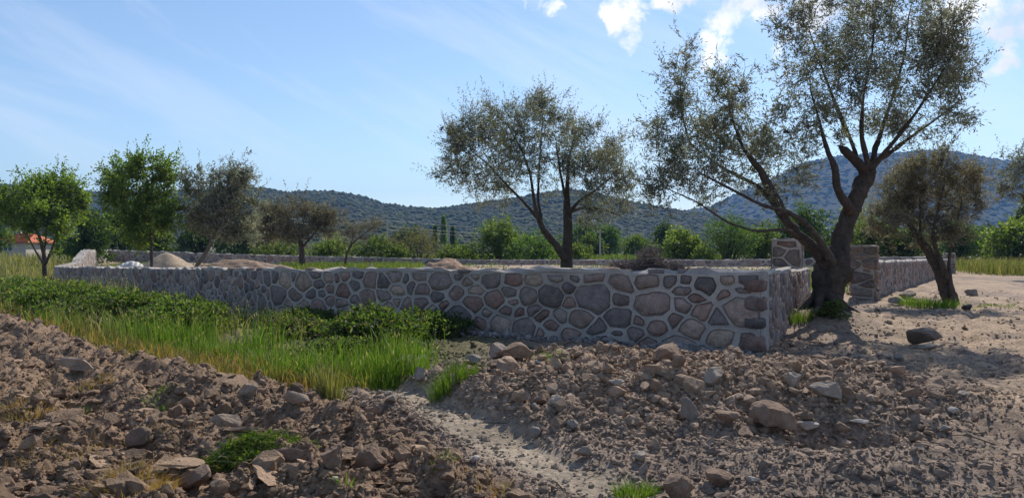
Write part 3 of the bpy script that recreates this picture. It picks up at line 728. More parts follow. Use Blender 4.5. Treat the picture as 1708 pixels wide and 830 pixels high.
# the big olive by the corner of the wall
BD = 16.4
tree('olive_tree', 'big gnarled two-limbed olive tree with leaning dark trunk beside the wall corner', BD,
     [[(1374, 548, -.15, 112), (1375, 528, -.1, 92), (1378, 505, 0, 76), (1383, 475, 0, 70), (1390, 445, 0, 76), (1402, 405, .1, 62), (1413, 365, .1, 56), (1428, 330, .1, 54), (1442, 302, .1, 52), (1450, 284, .1, 44)],
      [(1384, 446, -.1, 52), (1355, 410, -.3, 40), (1325, 386, -.5, 34), (1305, 360, -.6, 30), (1287, 320, -.6, 30), (1270, 285, -.7, 24), (1240, 250, -.8, 14), (1222, 200, -.8, 9)],
      [(1390, 440, -.35, 32), (1372, 408, -.6, 24), (1345, 372, -.9, 20), (1312, 352, -1.1, 17), (1270, 342, -1.3, 12), (1225, 318, -1.5, 9), (1170, 290, -1.6, 6)],
      [(1345, 400, -.3, 20), (1310, 382, -.9, 12), (1260, 386, -1.2, 9), (1215, 372, -1.3, 7), (1160, 335, -1.5, 5), (1120, 318, -1.6, 4)],
      [(1300, 350, -.5, 22), (1265, 310, -.2, 15), (1205, 280, 0, 10), (1150, 240, .2, 7), (1135, 180, .3, 5)],
      [(1418, 350, -.1, 34), (1398, 318, -.4, 28), (1393, 280, -.5, 24), (1378, 245, -.6, 14), (1368, 205, -.7, 8), (1352, 150, -.7, 6)],
      [(1448, 292, .1, 36), (1428, 268, -.1, 34), (1408, 250, -.2, 30)],
      [(1440, 300, .2, 22), (1422, 240, .5, 15), (1392, 170, .7, 11), (1370, 110, .8, 7), (1350, 50, .9, 4)],
      [(1450, 286, .0, 22), (1436, 225, -.2, 16), (1440, 160, -.3, 10), (1455, 90, -.3, 7), (1460, 30, -.3, 4)],
      [(1450, 284, .2, 24), (1468, 225, .6, 15), (1490, 160, .9, 10), (1510, 90, 1., 7), (1515, 40, 1., 4)],
      [(1452, 284, 0, 26), (1480, 250, -.3, 17), (1520, 200, -.6, 11), (1560, 140, -.8, 8), (1590, 90, -.9, 4)],
      [(1475, 262, 0, 18), (1520, 228, .2, 11), (1560, 200, .4, 8), (1605, 165, .5, 5)]],
     [(1335, 40, 40, 45, -.6), (1345, 105, 40, 40, .6), (1395, 55, 50, 55, .9), (1380, 0, 60, 30, .2), (1450, 30, 55, 45, -.4), (1440, 110, 50, 45, -.8), (1510, 30, 50, 45, .9), (1500, 105, 60, 45, .5), (1560, 60, 50, 45, -.8), (1595, 75, 38, 50, -.6),
      (1580, 130, 52, 45, .3), (1545, 180, 60, 35, -.6), (1480, 185, 60, 40, .5, .8), (1400, 170, 50, 40, -.3, .8), (1355, 190, 35, 40, -.9, .7), (1590, 205, 32, 16, .4, .6), (1520, 225, 35, 22, 0, .45), (1420, 230, 40, 25, .2, .4),
      (1128, 125, 32, 42, .3), (1125, 175, 38, 30, 0), (1215, 125, 36, 30, -.8), (1215, 170, 40, 32, -.4), (1165, 215, 60, 38, .5), (1235, 215, 60, 35, -.9), (1295, 195, 32, 26, -.3), (1310, 235, 48, 35, .2), (1120, 250, 44, 40, -.5), (1095, 300, 24, 34, -.9),
      (1180, 275, 66, 38, -.9, .8), (1260, 270, 50, 35, -.3, .8), (1140, 325, 44, 22, -1.2, .55), (1320, 290, 38, 34, .1, .5), (1210, 325, 50, 22, -.8, .45), (1330, 150, 28, 36, .8, .7), (1345, 250, 30, 40, -.3, .5), (1280, 330, 60, 18, -.6, .35), (1085, 220, 22, 30, .2, .8), (1110, 345, 30, 14, -1., .4)],
     2300, 28, .36, (.086, .024), OLIVE, BARK_O, seed=11, step=.17, infl=1.6, kill=.2, tip=.0042, expo=2.5, flute=.3, roots=True)
# the olive inside the plot
tree('olive_tree', 'wide olive tree with a forked trunk standing inside the plot at the centre', 26.0,
     [[(946, 478, 0, 44), (946, 455, 0, 33), (946, 425, 0, 28), (947, 395, 0, 26), (946, 360, 0, 22), (946, 320, .1, 15), (948, 270, .2, 9), (958, 230, .2, 5)],
      [(942, 432, -.2, 26), (925, 405, -.4, 24), (905, 382, -.6, 22), (896, 360, -.7, 17), (890, 330, -.8, 12), (885, 290, -.9, 9), (870, 250, -1., 6), (850, 215, -1., 4)],
      [(898, 365, -.6, 14), (872, 335, -.2, 10), (845, 308, .2, 8), (815, 275, .5, 6), (785, 250, .6, 4)],
      [(905, 380, -.6, 12), (897, 330, -.2, 9), (900, 270, .3, 7), (905, 200, .5, 4)],
      [(946, 360, 0, 15), (965, 335, -.5, 10), (990, 320, -.9, 8), (1020, 295, -1.1, 5)],
      [(946, 355, 0, 14), (975, 345, .4, 9), (1010, 350, .8, 6), (1035, 360, 1., 4)],
      [(945, 340, 0, 11), (935, 290, -.4, 8), (928, 240, -.6, 5)]],
     [(800, 205, 40, 32, .4), (770, 235, 38, 36, -.6), (760, 275, 34, 30, .6), (850, 195, 40, 30, -1.2), (900, 165, 30, 20, .4), (905, 195, 38, 26, .2), (835, 240, 50, 35, .8), (880, 250, 45, 40, -1.2), (955, 220, 40, 24, .9), (985, 225, 22, 20, 0), (945, 262, 40, 30, -.8),
      (1010, 255, 30, 26, .8), (1030, 290, 32, 34, -.5), (985, 290, 45, 35, -1.1), (800, 295, 45, 28, .7), (850, 300, 45, 25, -.4, .6), (1015, 335, 40, 24, .9, .7), (980, 360, 34, 18, -.9, .5), (1040, 330, 22, 24, 0, .7), (835, 340, 45, 20, 1., .35), (930, 310, 30, 25, .5, .5)],
     1800, 24, .44, (.11, .030), OLIVE, BARK_O*1.1, seed=12, step=.22, infl=2., kill=.26, tip=.005, expo=2.45, flute=.2)
# the small leaning olive by the right-hand wall
tree('olive_tree', 'small leaning twin-stemmed olive tree with thin dusty crown in front of the right wall', 22.6,
     [[(1588, 516, 0, 40), (1580, 488, 0, 36), (1566, 450, 0, 26), (1548, 418, 0, 20), (1530, 395, 0, 18), (1516, 372, 0, 15), (1505, 345, .2, 8), (1495, 320, .3, 5)],
      [(1580, 470, -.2, 26), (1572, 440, -.3, 20), (1560, 415, -.3, 16), (1555, 390, -.3, 11), (1565, 350, -.3, 7), (1575, 310, -.3, 4)],
      [(1592, 512, -.3, 22), (1585, 470, -.3, 15), (1582, 435, -.2, 10), (1590, 390, 0, 6), (1605, 340, 0, 4)],
      [(1535, 400, 0, 9), (1535, 350, -.2, 6), (1535, 300, -.2, 4)]],
     [(1490, 330, 32, 30, .4), (1530, 285, 34, 24, -.4), (1565, 270, 34, 20, .3), (1600, 295, 30, 22, -.3), (1545, 320, 45, 32, .2), (1590, 335, 36, 32, .5), (1480, 365, 28, 22, -.3), (1525, 360, 40, 28, .5), (1580, 375, 34, 26, -.4, .7), (1618, 305, 18, 28, 0), (1465, 385, 20, 14, .2, .6), (1550, 395, 30, 16, 0, .4)],
     1300, 28, .34, (.09, .024), OLIVE_DRY*1.1, BARK_O, seed=13, step=.2, infl=1.6, kill=.24, tip=.004)
# trees on the left
tree('almond_tree', 'bushy multi-stemmed bright green tree at the far left, outside the wall', 47.0,
     [[(75, 446, 0, 12), (74, 425, 0, 10), (66, 395, 0, 7), (50, 360, 0, 4)], [(76, 440, -.3, 9), (88, 412, -.5, 7), (100, 370, -.5, 4)], [(72, 438, .3, 9), (60, 420, .5, 7), (45, 390, .6, 4)], [(74, 425, 0, 7), (78, 380, .3, 5), (85, 330, .3, 3)]],
     [(25, 330, 30, 28, .5), (60, 310, 24, 18, -.6), (100, 308, 24, 22, .6), (125, 325, 18, 20, 0), (60, 345, 45, 32, -1.5), (105, 355, 34, 30, .6), (30, 362, 32, 24, .4), (85, 382, 36, 22, -1.), (-10, 340, 28, 32, .2)],
     780, 27, .62, (.20, .095), GREEN*1.65, BARK_G, 'gleaf', seed=21, step=.35, infl=2.6, kill=.45, tip=.008)
tree('almond_tree', 'tall fresh green tree with a straight thin trunk inside the far left of the wall', 40.0,
     [[(253, 458, 0, 9), (253, 430, 0, 8), (252, 400, 0, 7), (250, 360, 0, 5), (245, 310, 0, 3)], [(252, 405, 0, 4), (230, 370, .3, 3), (205, 335, .4, 2)], [(252, 395, 0, 4), (275, 355, -.3, 3), (285, 320, -.3, 2)]],
     [(205, 288, 26, 18, .3), (240, 280, 26, 18, -.4), (280, 295, 18, 20, .4), (215, 325, 34, 24, -.6), (262, 325, 34, 26, .5), (225, 360, 36, 22, .4), (270, 362, 30, 22, -.5), (240, 388, 30, 14, 0), (190, 305, 16, 12, 0)],
     680, 24, .56, (.175, .08), GREEN*1.6, BARK_G, 'gleaf', seed=22, step=.32, infl=2.2, kill=.4, tip=.007)
tree('olive_tree', 'grey-green olive tree with a leaning pale trunk inside the left of the wall', 41.0,
     [[(320, 462, 0, 13), (328, 442, 0, 10), (342, 425, 0, 10), (352, 405, 0, 9), (362, 375, 0, 7), (375, 330, 0, 4)], [(352, 405, 0, 6), (340, 370, .4, 4), (335, 330, .4, 3)], [(358, 390, 0, 5), (385, 355, -.4, 4), (400, 310, -.4, 3)]],
     [(335, 310, 26, 22, .3), (385, 298, 26, 22, -.4), (405, 315, 20, 28, .3), (350, 345, 36, 28, -.6), (395, 350, 30, 28, .5), (370, 375, 38, 20, .2), (410, 385, 24, 14, 0), (330, 365, 20, 18, 0)],
     1000, 27, .5, (.16, .05), OLIVE, BARK_PALE*.85, seed=23, step=.32, infl=2.2, kill=.4, tip=.007)
tree('olive_tree', 'low spreading olive tree with a short thick dark trunk near the back wall', 54.0,
     [[(504, 446, 0, 17), (504, 425, 0, 14), (502, 405, 0, 13), (496, 385, 0, 7), (480, 365, 0, 4)], [(504, 412, 0, 8), (520, 395, -.4, 6), (535, 375, -.4, 3)], [(502, 405, 0, 7), (505, 375, .4, 4), (510, 355, .4, 3)]],
     [(460, 360, 26, 18, .4), (500, 352, 30, 14, -.4), (535, 362, 24, 16, .3), (480, 382, 34, 18, -.5), (525, 385, 28, 16, .4), (450, 385, 20, 18, 0), (552, 356, 10, 8, 0)],
     700, 24, .55, (.17, .055), OLIVE_DRY, BARK_O, seed=24, step=.36, infl=2.4, kill=.45, tip=.009)
tree('olive_tree', 'small sparse sapling leaning right in front of the back wall', 54.0,
     [[(575, 446, 0, 6), (577, 428, 0, 6), (583, 410, 0, 5), (600, 395, 0, 3), (618, 382, 0, 2)], [(580, 418, 0, 4), (590, 395, .2, 3), (595, 380, .3, 2)], [(584, 412, 0, 3), (605, 404, -.3, 2), (628, 385, -.3, 2)], [(578, 425, 0, 3), (572, 400, 0, 2), (568, 385, 0, 1.5)]],
     [(575, 385, 18, 10, .2), (600, 378, 22, 8, -.3), (625, 378, 16, 10, .2), (590, 398, 20, 8, 0), (560, 390, 10, 10, 0)], 220, 24, .5, (.11, .03), OLIVE_DRY, BARK_G, seed=25, step=.36, infl=2.2, kill=.45, tip=.009)
tree('olive_tree', 'dark olive tree cut off by the right edge of the picture', 44.0,
     [[(1745, 445, 0, 16), (1738, 400, 0, 13), (1725, 360, 0, 9), (1705, 325, 0, 5)], [(1738, 395, 0, 8), (1760, 340, 0, 5), (1765, 290, 0, 3)], [(1728, 365, 0, 6), (1725, 310, .3, 4), (1720, 280, .3, 3)]],
     [(1685, 290, 24, 24, .2), (1715, 270, 24, 24, -.4), (1740, 290, 30, 30, .4), (1690, 320, 26, 14, -.3), (1765, 270, 30, 30, 0), (1770, 320, 34, 26, .5), (1725, 320, 30, 16, .4)],
     560, 24, .5, (.16, .05), OLIVE*.85, BARK_O, seed=26, step=.34, infl=2.2, kill=.42, tip=.008)

# ------------------------------------------------------------------ shrubs and trees beyond the plot
def shrub(name, label, cx, by, w, h, depth, pal, leaf, n, seed, group=None, lm='gleaf', lobes=7, cat='bush', stems=True, base=None, twiggy=0, lean=0, top=1.0, drop=0.0):
    r = np.random.default_rng(seed); b = at(cx, by, depth) if base is None else np.array(base, float)
    zb = hgt(b[0], b[1]) if depth < 100 else 0.3
    if base is None: H = b[2]-zb; zt = CAMZ-(by-h-HZ)/F*depth; 
    else: zt = zb+h
    W = w/F*depth if base is None else w; Hh = max(.3, zt-zb); B = np.array([b[0], b[1], zb])
    root = thing(name, label, cat, B, group)
    st = Acc(); cs = []; ds = []
    # lobes of foliage, each a loose ragged clump
    L = []
    for k in range(lobes):
        a = r.uniform(0, 2*PI); q = r.random()**.6
        u = r.uniform(.16, .9); wd = math.sin(min(1, u*1.15)*PI)*.5+.5
        L.append((np.array([math.cos(a)*q*W*.36*wd, math.sin(a)*q*W*.36*wd, Hh*(.2+.62*u)]), W*r.uniform(.09, .22), Hh*r.uniform(.09, .2)))
    L.append((np.array([0, 0, Hh*.45]), W*.3, Hh*.38)); L.append((np.array([r.uniform(-.1, .1)*W, 0, Hh*.82*top]), W*.15, Hh*.18)); L.append((np.array([0, 0, Hh*.2]), W*.36, Hh*.2))
    vol = np.array([l[1]**2*l[2] for l in L])**.67; vol /= vol.sum()
    for (c, rw, rh), v in zip(L, vol):
        m = int(n*v/7)+3; d = r.normal(size=(m, 3)); d /= np.linalg.norm(d, axis=1)[:, None]; p = c+d*(r.random(m)**.42)[:, None]*np.array([rw, rw, rh])
        ln = .5*min(rw, rh)+leaf[0]
        for j in range(7):
            cs.append(p+d*(r.random(m)*ln*.7)[:, None]+r.normal(0, ln*.16, (m, 3))); ds.append(d*.5+r.normal(0, .7, (m, 3))+np.array([0, 0, .15]))
        if stems and rw > W*.1:
            q = np.array([np.zeros(3)+np.array([c[0]*.15, c[1]*.15, -.08]), c*np.array([.4, .4, .45]), c])
            tube(st, q, np.array([.05, .035, .012])*max(.5, min(3, Hh/2.2)), 5, BARK_G*r.uniform(.8, 1.2), 0, seed)
    for k in range(twiggy):
        (c, rw, rh) = L[r.integers(len(L))]; d = r.normal(size=3); d[2] = abs(d[2])+.2; d /= np.linalg.norm(d); e = c+d*np.array([rw, rw, rh])*1.25
        tube(st, [c*.8, (c*.8+e)/2+r.normal(0, .08, 3), e], [.016, .012, .005], 3, BROWNISH[r.integers(4)]*.9, 0, 0, False)
    cs = np.concatenate(cs); ds = np.concatenate(ds); cs[:, 2] = np.maximum(cs[:, 2], .02)
    cols = pal[r.integers(len(pal), size=len(cs))]*r.uniform(.75, 1.25, (len(cs), 1))
    V, Fq, C = leaves(cs, ds, r, leaf[0], leaf[1], cols)
    link('foliage', mesh_np('foliage', V, Fq, C), M[lm], root)
    if st.n: link('stems', st.mesh('stems', True), M['bark'], root)
    return root
GB = 'shrubs and trees behind the plot'
sh = [  # cx, base y, width, height, depth, palette, leaf, leaves, kind, label
 (150, 425, 70, 75, 66, DARKG, (.2, .1), 5200, 'tree', 'dark green tree between the far-left bright tree and the tall green tree'),
 (205, 425, 95, 90, 84, DARKG, (.24, .12), 6500, 'tree', 'dark rounded tree behind the tall green tree inside the wall'),
 (262, 428, 60, 52, 84, BRIGHT*.8, (.24, .13), 3200, 'bush', 'mid green bush behind the thin trunk of the tall green tree'),
 (330, 428, 70, 70, 84, DARKG, (.24, .12), 4200, 'tree', 'dark green tree behind the leaning pale olive trunk'),
 (405, 428, 80, 62, 86, DARKG*1.3, (.24, .1), 4200, 'tree', 'dull dark green tree just right of the grey-green olive'),
 (445, 430, 70, 95, 86, OLIVE_DRY*.9, (.2, .07), 4600, 'tree', 'brownish olive tree left of the low spreading olive'),
 (555, 430, 60, 42, 92, OLIVE*.9, (.22, .08), 2600, 'bush', 'grey-green bush right behind the low spreading olive'),
 (470, 434, 95, 32, 82, BRIGHT*.75, (.2, .11), 3800, 'bush', 'bright bramble thicket left of the low olive trunk, behind the back wall'),
 (548, 434, 90, 32, 80, BRIGHT*.85, (.2, .11), 3600, 'bush', 'bright bramble thicket between the low olive trunk and the sapling'),
 (628, 436, 90, 40, 80, BRIGHT*.75, (.2, .11), 4000, 'bush', 'bright bramble thicket just right of the sapling'),
 (700, 434, 110, 52, 82, BROWNISH, (.16, .06), 5200, 'bush', 'brown half-bare bush above the back wall left of centre'),
 (660, 434, 60, 22, 78, BRIGHT*.7, (.2, .11), 1800, 'bush', 'low green bramble at the left foot of the brown half-bare bush'),
 (765, 436, 95, 28, 78, BRIGHT*.8, (.2, .11), 3200, 'bush', 'low green bramble behind the heap of loose earth'),
 (832, 434, 92, 70, 78, BRIGHT*.95, (.2, .12), 6200, 'bush', 'round bright green bush left of the central olive trunk'),
 (890, 436, 95, 46, 75, DARKG*1.7, (.2, .1), 5000, 'bush', 'dark green rounded bush just left of the central olive trunk'),
 (960, 436, 60, 26, 75, BRIGHT*.8, (.2, .11), 2200, 'bush', 'low green bush just right of the central olive trunk'),
 (985, 425, 42, 30, 120, BRIGHT*.6, (.32, .18), 2200, 'bush', 'small rounded green bush beside the pale pole'),
 (1012, 424, 62, 46, 135, DARKG*1.5, (.34, .2), 3400, 'tree', 'rounded green tree behind the pale pole'),
 (965, 424, 60, 54, 140, DARKG, (.34, .2), 2800, 'tree', 'dark tree behind the central olive trunk'),
 (1062, 424, 60, 30, 125, GREEN*.8, (.32, .16), 2600, 'bush', 'dull green bush right of the pale pole behind the brush pile'),
 (1108, 424, 44, 50, 130, DARKG*.9, (.32, .16), 2600, 'tree', 'dark olive-like tree rising above the brush pile'),
 (1135, 436, 78, 52, 72, BRIGHT*1.05, (.22, .15), 3600, 'bush', 'bright large-leaved fig bush right of the brush pile'),
 (1215, 438, 92, 78, 70, DARKG*1.5, (.16, .07), 7500, 'bush', 'dense dark green bush left of the mortared gate pillar'),
 (1172, 438, 40, 24, 69, BRIGHT*1.1, (.2, .1), 1200, 'bush', 'low yellow-green bush between the fig bush and the dense dark bush'),
 (1270, 436, 70, 58, 72, BRIGHT*.8, (.22, .13), 3600, 'bush', 'leafy green bush right behind the mortared gate pillar'),
 (1345, 434, 90, 88, 74, DARKG*1.1, (.24, .12), 5200, 'tree', 'dark green tree behind the fork of the big olive'),
 (1405, 434, 70, 60, 76, DARKG*.9, (.24, .12), 3200, 'tree', 'dark tree behind the big olive trunk'),
 (1450, 432, 80, 64, 72, BRIGHT*.75, (.24, .14), 4200, 'bush', 'leafy green bush behind the dry stone gate pillar'),
 (1515, 432, 80, 58, 72, BRIGHT*.65, (.24, .14), 3800, 'bush', 'green bush behind the stems of the small leaning olive'),
 (1430, 430, 70, 100, 88, OLIVE*.8, (.2, .07), 4400, 'tree', 'olive-green tree rising behind the dry stone gate pillar'),
 (1595, 430, 80, 60, 82, DARKG*1.3, (.26, .13), 4200, 'tree', 'dark green tree above the end pillar of the right wall'),
 (1645, 430, 70, 52, 98, DARKG, (.28, .14), 3000, 'tree', 'dark tree behind the tall grass at the right'),
 (1690, 428, 90, 56, 66, BRIGHT*1.0, (.26, .17), 4200, 'bush', 'bright large-leaved fig bush at the right edge'),
 (1712, 425, 40, 95, 78, BRIGHT*.9, (.26, .16), 2600, 'tree', 'upright leafy fig shoot at the right edge'),
 (1760, 430, 90, 70, 70, BRIGHT*.8, (.26, .15), 2400, 'bush', 'green bush just beyond the right edge'),
 (672, 418, 40, 38, 170, DARKG*.8, (.4, .22), 1800, 'tree', 'far dark tree behind the brown half-bare bush'),
 (690, 418, 30, 42, 190, DARKG*.7, (.4, .22), 1400, 'tree', 'far dark pine beside the pylon pole'),
 (-30, 420, 90, 60, 75, DARKG*1.2, (.24, .13), 3000, 'tree', 'dark green tree at the far left edge behind the bright tree'),
 (120, 424, 60, 24, 80, DARKG*1.4, (.22, .12), 1800, 'bush', 'low dark bush behind the far-left stems'),
]
for i, (cx, by, w, h, d, pal, lf, n, cat, lab) in enumerate(sh):
    shrub('shrub' if cat == 'bush' else 'leafy_tree', lab, cx, by, w*1.25, h*1.08, d, np.asarray(pal)*1.25, (lf[0]*1.3, lf[1]*1.3), int(n*.9), 300+i, GB, cat=cat, lobes=16 if h > 45 else 11, twiggy=60 if 'half-bare' in lab else 0)
def cypress(label, px, top, w, depth, seed, pal):
    r = np.random.default_rng(seed); b = at(px, HZ, depth); zb = .3; H = CAMZ-(top-HZ)/F*depth-zb; W = w/F*depth; root = thing('cypress', label, 'tree', (b[0], b[1], zb), 'cypresses far off')
    n = 1500; u = r.random(n)**.8; a = r.uniform(0, 2*PI, n); rr = W*.5*np.sqrt(np.maximum(.02, np.sin(np.minimum(1, u*.9+.12)*PI)))*r.uniform(.4, 1.1, n)
    c = np.stack([np.cos(a)*rr, np.sin(a)*rr, H*(.06+.9*u)], 1); d = np.stack([np.cos(a)*.4, np.sin(a)*.4, np.ones(n)], 1)+r.normal(0, .2, (n, 3))
    V, Fq, C = leaves(c, d, r, .9, .35, pal[r.integers(len(pal), size=n)])
    link('crown', mesh_np('crown', V, Fq, C), M['gleaf'], root); t = Acc(); tube(t, [(0, 0, -.2), (0, 0, H*.8)], [.18, .05], 6, BARK_G); link('trunk', t.mesh('trunk'), M['bark'], root)
cypress('far bright green slender poplar left of the round green bush', 740, 360, 8, 230, 1, GREEN*1.5)
cypress('far slim dark cypress left of the slender poplar', 726, 378, 4, 200, 2, GREEN*.8)
cypress('far short dark cypress right of the slender poplar', 755, 379, 5, 200, 3, GREEN*.8)

# ------------------------------------------------------------------ houses far left
M['plaster'] = mat('plaster', base=(.46, .42, .37), rough=.9, var=((.85, 1.1, 1.2, 5),))
M['plaster_grey'] = mat('weathered_plaster', base=(.30, .28, .26), rough=.9, var=((.8, 1.15, 1.2, 5),))
M['roof'] = mat('roof_tile', base=(.42, .13, .065), rough=.85, var=((.75, 1.25, 3.0, 5),), bump=.4, bscale=4)
M['glass'] = mat('dark_glass', base=(.03, .04, .05), rough=.15, spec=.5, var=((.9, 1.1, 2.0, 2),))
M['frame'] = mat('white_frame', base=(.7, .7, .68), rough=.6, var=((.9, 1.05, 4.0, 2),))
def boxv(x0, x1, y0, y1, z0, z1):
    v = np.array([(x, y, z) for z in (z0, z1) for (x, y) in ((x0, y0), (x1, y0), (x1, y1), (x0, y1))], float)
    return v, np.array([[0, 1, 5, 4], [1, 2, 6, 5], [2, 3, 7, 6], [3, 0, 4, 7], [4, 5, 6, 7], [3, 2, 1, 0]])
def box(name, dims, m, parent):
    v, f = boxv(*dims); return link(name, mesh_np(name, v, f, np.full((8, 3), .5)), m, parent)
def house(label, px0, px1, wall_top, roof_top, depth, wins, flat=False, rot=.1, pm='plaster'):
    x0, x1 = (px0-CX)/F*depth, (px1-CX)/F*depth; cx = (x0+x1)/2; W = x1-x0; zt = CAMZ-(wall_top-HZ)/F*depth; zr = CAMZ-(roof_top-HZ)/F*depth; zb = hgt(cx, depth) if depth < 100 else .3
    root = thing('house', label, 'house', (cx, depth, zb)); root.rotation_euler.z = rot; H = zt-zb; D = 7.0
    box('wall', (-W/2, W/2, 0, D, -.3, H), M[pm], root)
    if flat: box('roof', (-W/2-.25, W/2+.25, -.25, D+.25, H+.003, H+.28), M[pm], root)
    else:
        o = .5; Hr = zr-zb; t = .14
        v = []
        for dz in (0, -t): v += [(-W/2-o, -o, H-.12+dz), (W/2+o, -o, H-.12+dz), (W/2+o-1.2, D/2, Hr+dz), (-W/2-o+1.2, D/2, Hr+dz), (-W/2-o, D+o, H-.12+dz), (W/2+o, D+o, H-.12+dz)]
        f4 = [[0, 1, 2, 3], [3, 2, 5, 4], [9, 8, 7, 6], [10, 11, 8, 9], [0, 6, 7, 1], [4, 5, 11, 10], [0, 4, 10, 6], [1, 7, 11, 5]]
        rf = link('roof', mesh_np('roof', np.array(v)+np.array([0, 0, t]), [np.array(f4), np.array([[0, 3, 4], [1, 5, 2]])], np.full((12, 3), .5)), M['roof'], root)
        # courses of tiles on the front slope
        a = Acc(); 
        for k in range(9):
            u = (k+.3)/9; x_ = W/2+o-1.2*u; y_ = -o+(D/2+o)*u; z_ = H-.12+t+(Hr-H+.12)*u
            vv, ff = boxv(-x_, x_, y_-.05, y_+.05, z_-.02, z_+.07); a.add(vv, ff)
        link('tile_course', a.mesh('tile_course'), M['roof'], rf)
        box('chimney', (W*.15, W*.15+.6, D*.4, D*.4+.6, Hr-.9, Hr+.6), M['plaster'], rf)
    for (u, v0, w_, h_) in wins:
        wx = (u-.5)*W; wn_ = box('window', (wx-w_/2, wx+w_/2, -.05, .06, v0, v0+h_), M['frame'], root)
        for s in (-1, 1):
            box('pane', (wx+(s-1)*(w_/4)+.05+(0 if s < 0 else 0), wx+(s-1)*(w_/4)+w_/2-.05, -.062, -.048, v0+.08, v0+h_-.08), M['glass'], wn_)
house('low white house with an orange tiled roof at the far left edge', -60, 40, 403, 390, 96, [(.3, .7, 1.1, 1.1), (.72, .7, 1.1, 1.1)])
house('pale plaster house glimpsed between the tall green tree and the grey-green olive', 288, 322, 376, 371, 104, [(.5, 1.0, 1.0, 1.1)], flat=True, rot=-.05, pm='plaster_grey')

# ------------------------------------------------------------------ poles and wires
M['pole'] = mat('pole_concrete', base=(.42, .39, .35), rough=.9, var=((.8, 1.15, 2.0, 4),))
M['wire'] = mat('wire', base=(.25, .25, .26), rough=.5, var=((.95, 1.05, 2.0, 2),))
pole_tops = []
def pole(label, px, top, depth, arm=1.6, w=.14):
    b = at(px, HZ, depth); H = CAMZ-(top-HZ)/F*depth-.3; root = thing('utility_pole', label, 'pole', (b[0], b[1], .3), 'poles of the power line')
    a = Acc(); tube(a, [(0, 0, -.3), (0, 0, H*.5), (0, 0, H)], [w, w*.85, w*.65], 8, (.5, .5, .5)); link('pole', a.mesh('pole'), M['pole'], root)
    box('crossarm', (-arm/2, arm/2, -.07, .07, H-.35, H-.22), M['pole'], root)
    for k in (-1, 0, 1):
        a = Acc(); tube(a, [(k*arm*.42, 0, H-.23 if k else H-.02), (k*arm*.42, 0, H-.05 if k else H+.16)], [.06, .04], 6, (.5, .5, .5)); link('insulator', a.mesh('insulator'), M['frame'], root)
    pole_tops.append(np.array([b[0], b[1], .3+H]))
pole('power pole with a crossarm left of the brown half-bare bush', 646, 366, 150, 3.2, .17)
pole('pale bare pole in front of the rounded green tree', 1001, 384, 105, .9, .13)
pole('small far power pole with a crossarm above the brush pile', 1074, 385, 230, 2.2, .2)
def wires(label, a, b, offs, sag, r_):
    root = thing('power_line', label, 'power line', tuple(a))
    for o in offs:
        u = np.linspace(0, 1, 14)[:, None]; p = (b-a)*u+np.array([0, 0, 1.])*o-4*sag*u*(1-u)*np.array([0, 0, 1.]); c = Acc(); tube(c, p, np.full(14, r_), 4, (.3, .3, .3)); link('wire', c.mesh('wire'), M['wire'], root)
pw = pole_tops[0]; wires('power wires running right from the crossarm pole', pw-np.array([0, 0, .1]), pole_tops[2]-np.array([0, 0, .1]), (0, -1.2, -1.9), 1.2, .014)
wires('power wires running left from the crossarm pole', pw-np.array([0, 0, .1]), at(470, 362, 120), (0, -.5), .7, .012)
wires('far power wires running right behind the brush pile', pole_tops[2]-np.array([0, 0, .1]), at(1330, 388, 250), (0, -1.0), 1.2, .018)

# ------------------------------------------------------------------ rocks, clods
def rockshape(r, sub, cuts=9, rough=.12):
    v, f = ICO[sub]; v = v.copy()
    for k in range(cuts):
        n = r.normal(size=3); n /= np.linalg.norm(n); c = r.uniform(.42, .8); d = v@n; m = d > c; v[m] -= (d[m]-c)[:, None]*n*.96
    q = fbm3(v*2.1+r.uniform(0, 50), 4, int(r.integers(1000)), .6); return v*(1+rough*1.6*q)[:, None], f
ROCK = {'brownish': (.19, .15, .125), 'grey': (.22, .19, .165), 'crust': (.27, .205, .155), 'pale': (.29, .24, .195), 'dark': (.10, .088, .082), 'soil': (.25, .175, .128), 'brown': (.22, .15, .105), 'white': (.36, .315, .27), 'mauve': (.22, .175, .15)}
GR = 'loose rocks lying on the ground'
def rock(label, px, py, w, h, col, seed, rot=None, name='rock', flat=None, tilt=0.0, cat='rock', sub=3, rough=.17):
    """px, py: the middle of its foot in the photo; w, h its seen size there"""
    r = np.random.default_rng(seed); g = ground_at(px, py); k = g[1]/F; W, H = w*k, h*k
    v, f = rockshape(r, sub, 12, rough); v = v*np.array([W/2, (flat or r.uniform(.75, 1.1))*W/2, H/2*1.2])
    a = r.uniform(-.5, .5) if rot is None else rot; c, s = math.cos(a), math.sin(a); ct, st = math.cos(tilt), math.sin(tilt)
    v = np.stack([v[:, 0]*ct-v[:, 2]*st, v[:, 1], v[:, 0]*st+v[:, 2]*ct], 1)
    v = np.stack([v[:, 0]*c-v[:, 1]*s, v[:, 0]*s+v[:, 1]*c, v[:, 2]], 1)
    v[:, 2] += H*.42
    o = link(name, mesh_np(name, v, f, np.broadcast_to(np.array(ROCK[col])*r.uniform(.9, 1.1), (len(v), 3)), False), M['rock'] if col != 'soil' else M['clod'], None, g)
    tag(o, label, cat, GR)
    return o
R_ = rock
R_('dark flat-topped boulder alone on the dirt right of the big olive', 1538, 574, 70, 34, 'brownish', 108, .1, flat=.75, rough=.05)
R_('low flat stone at the foot of the dark boulder', 1550, 584, 44, 12, 'grey', 2, flat=.5)
R_('largest grey boulder, half buried at the right of the clod heap', 1290, 722, 84, 56, 'soil', 3, -.3)
R_('pale block of rubble against the wall foot near the corner', 1108, 604, 56, 36, 'soil', 4)
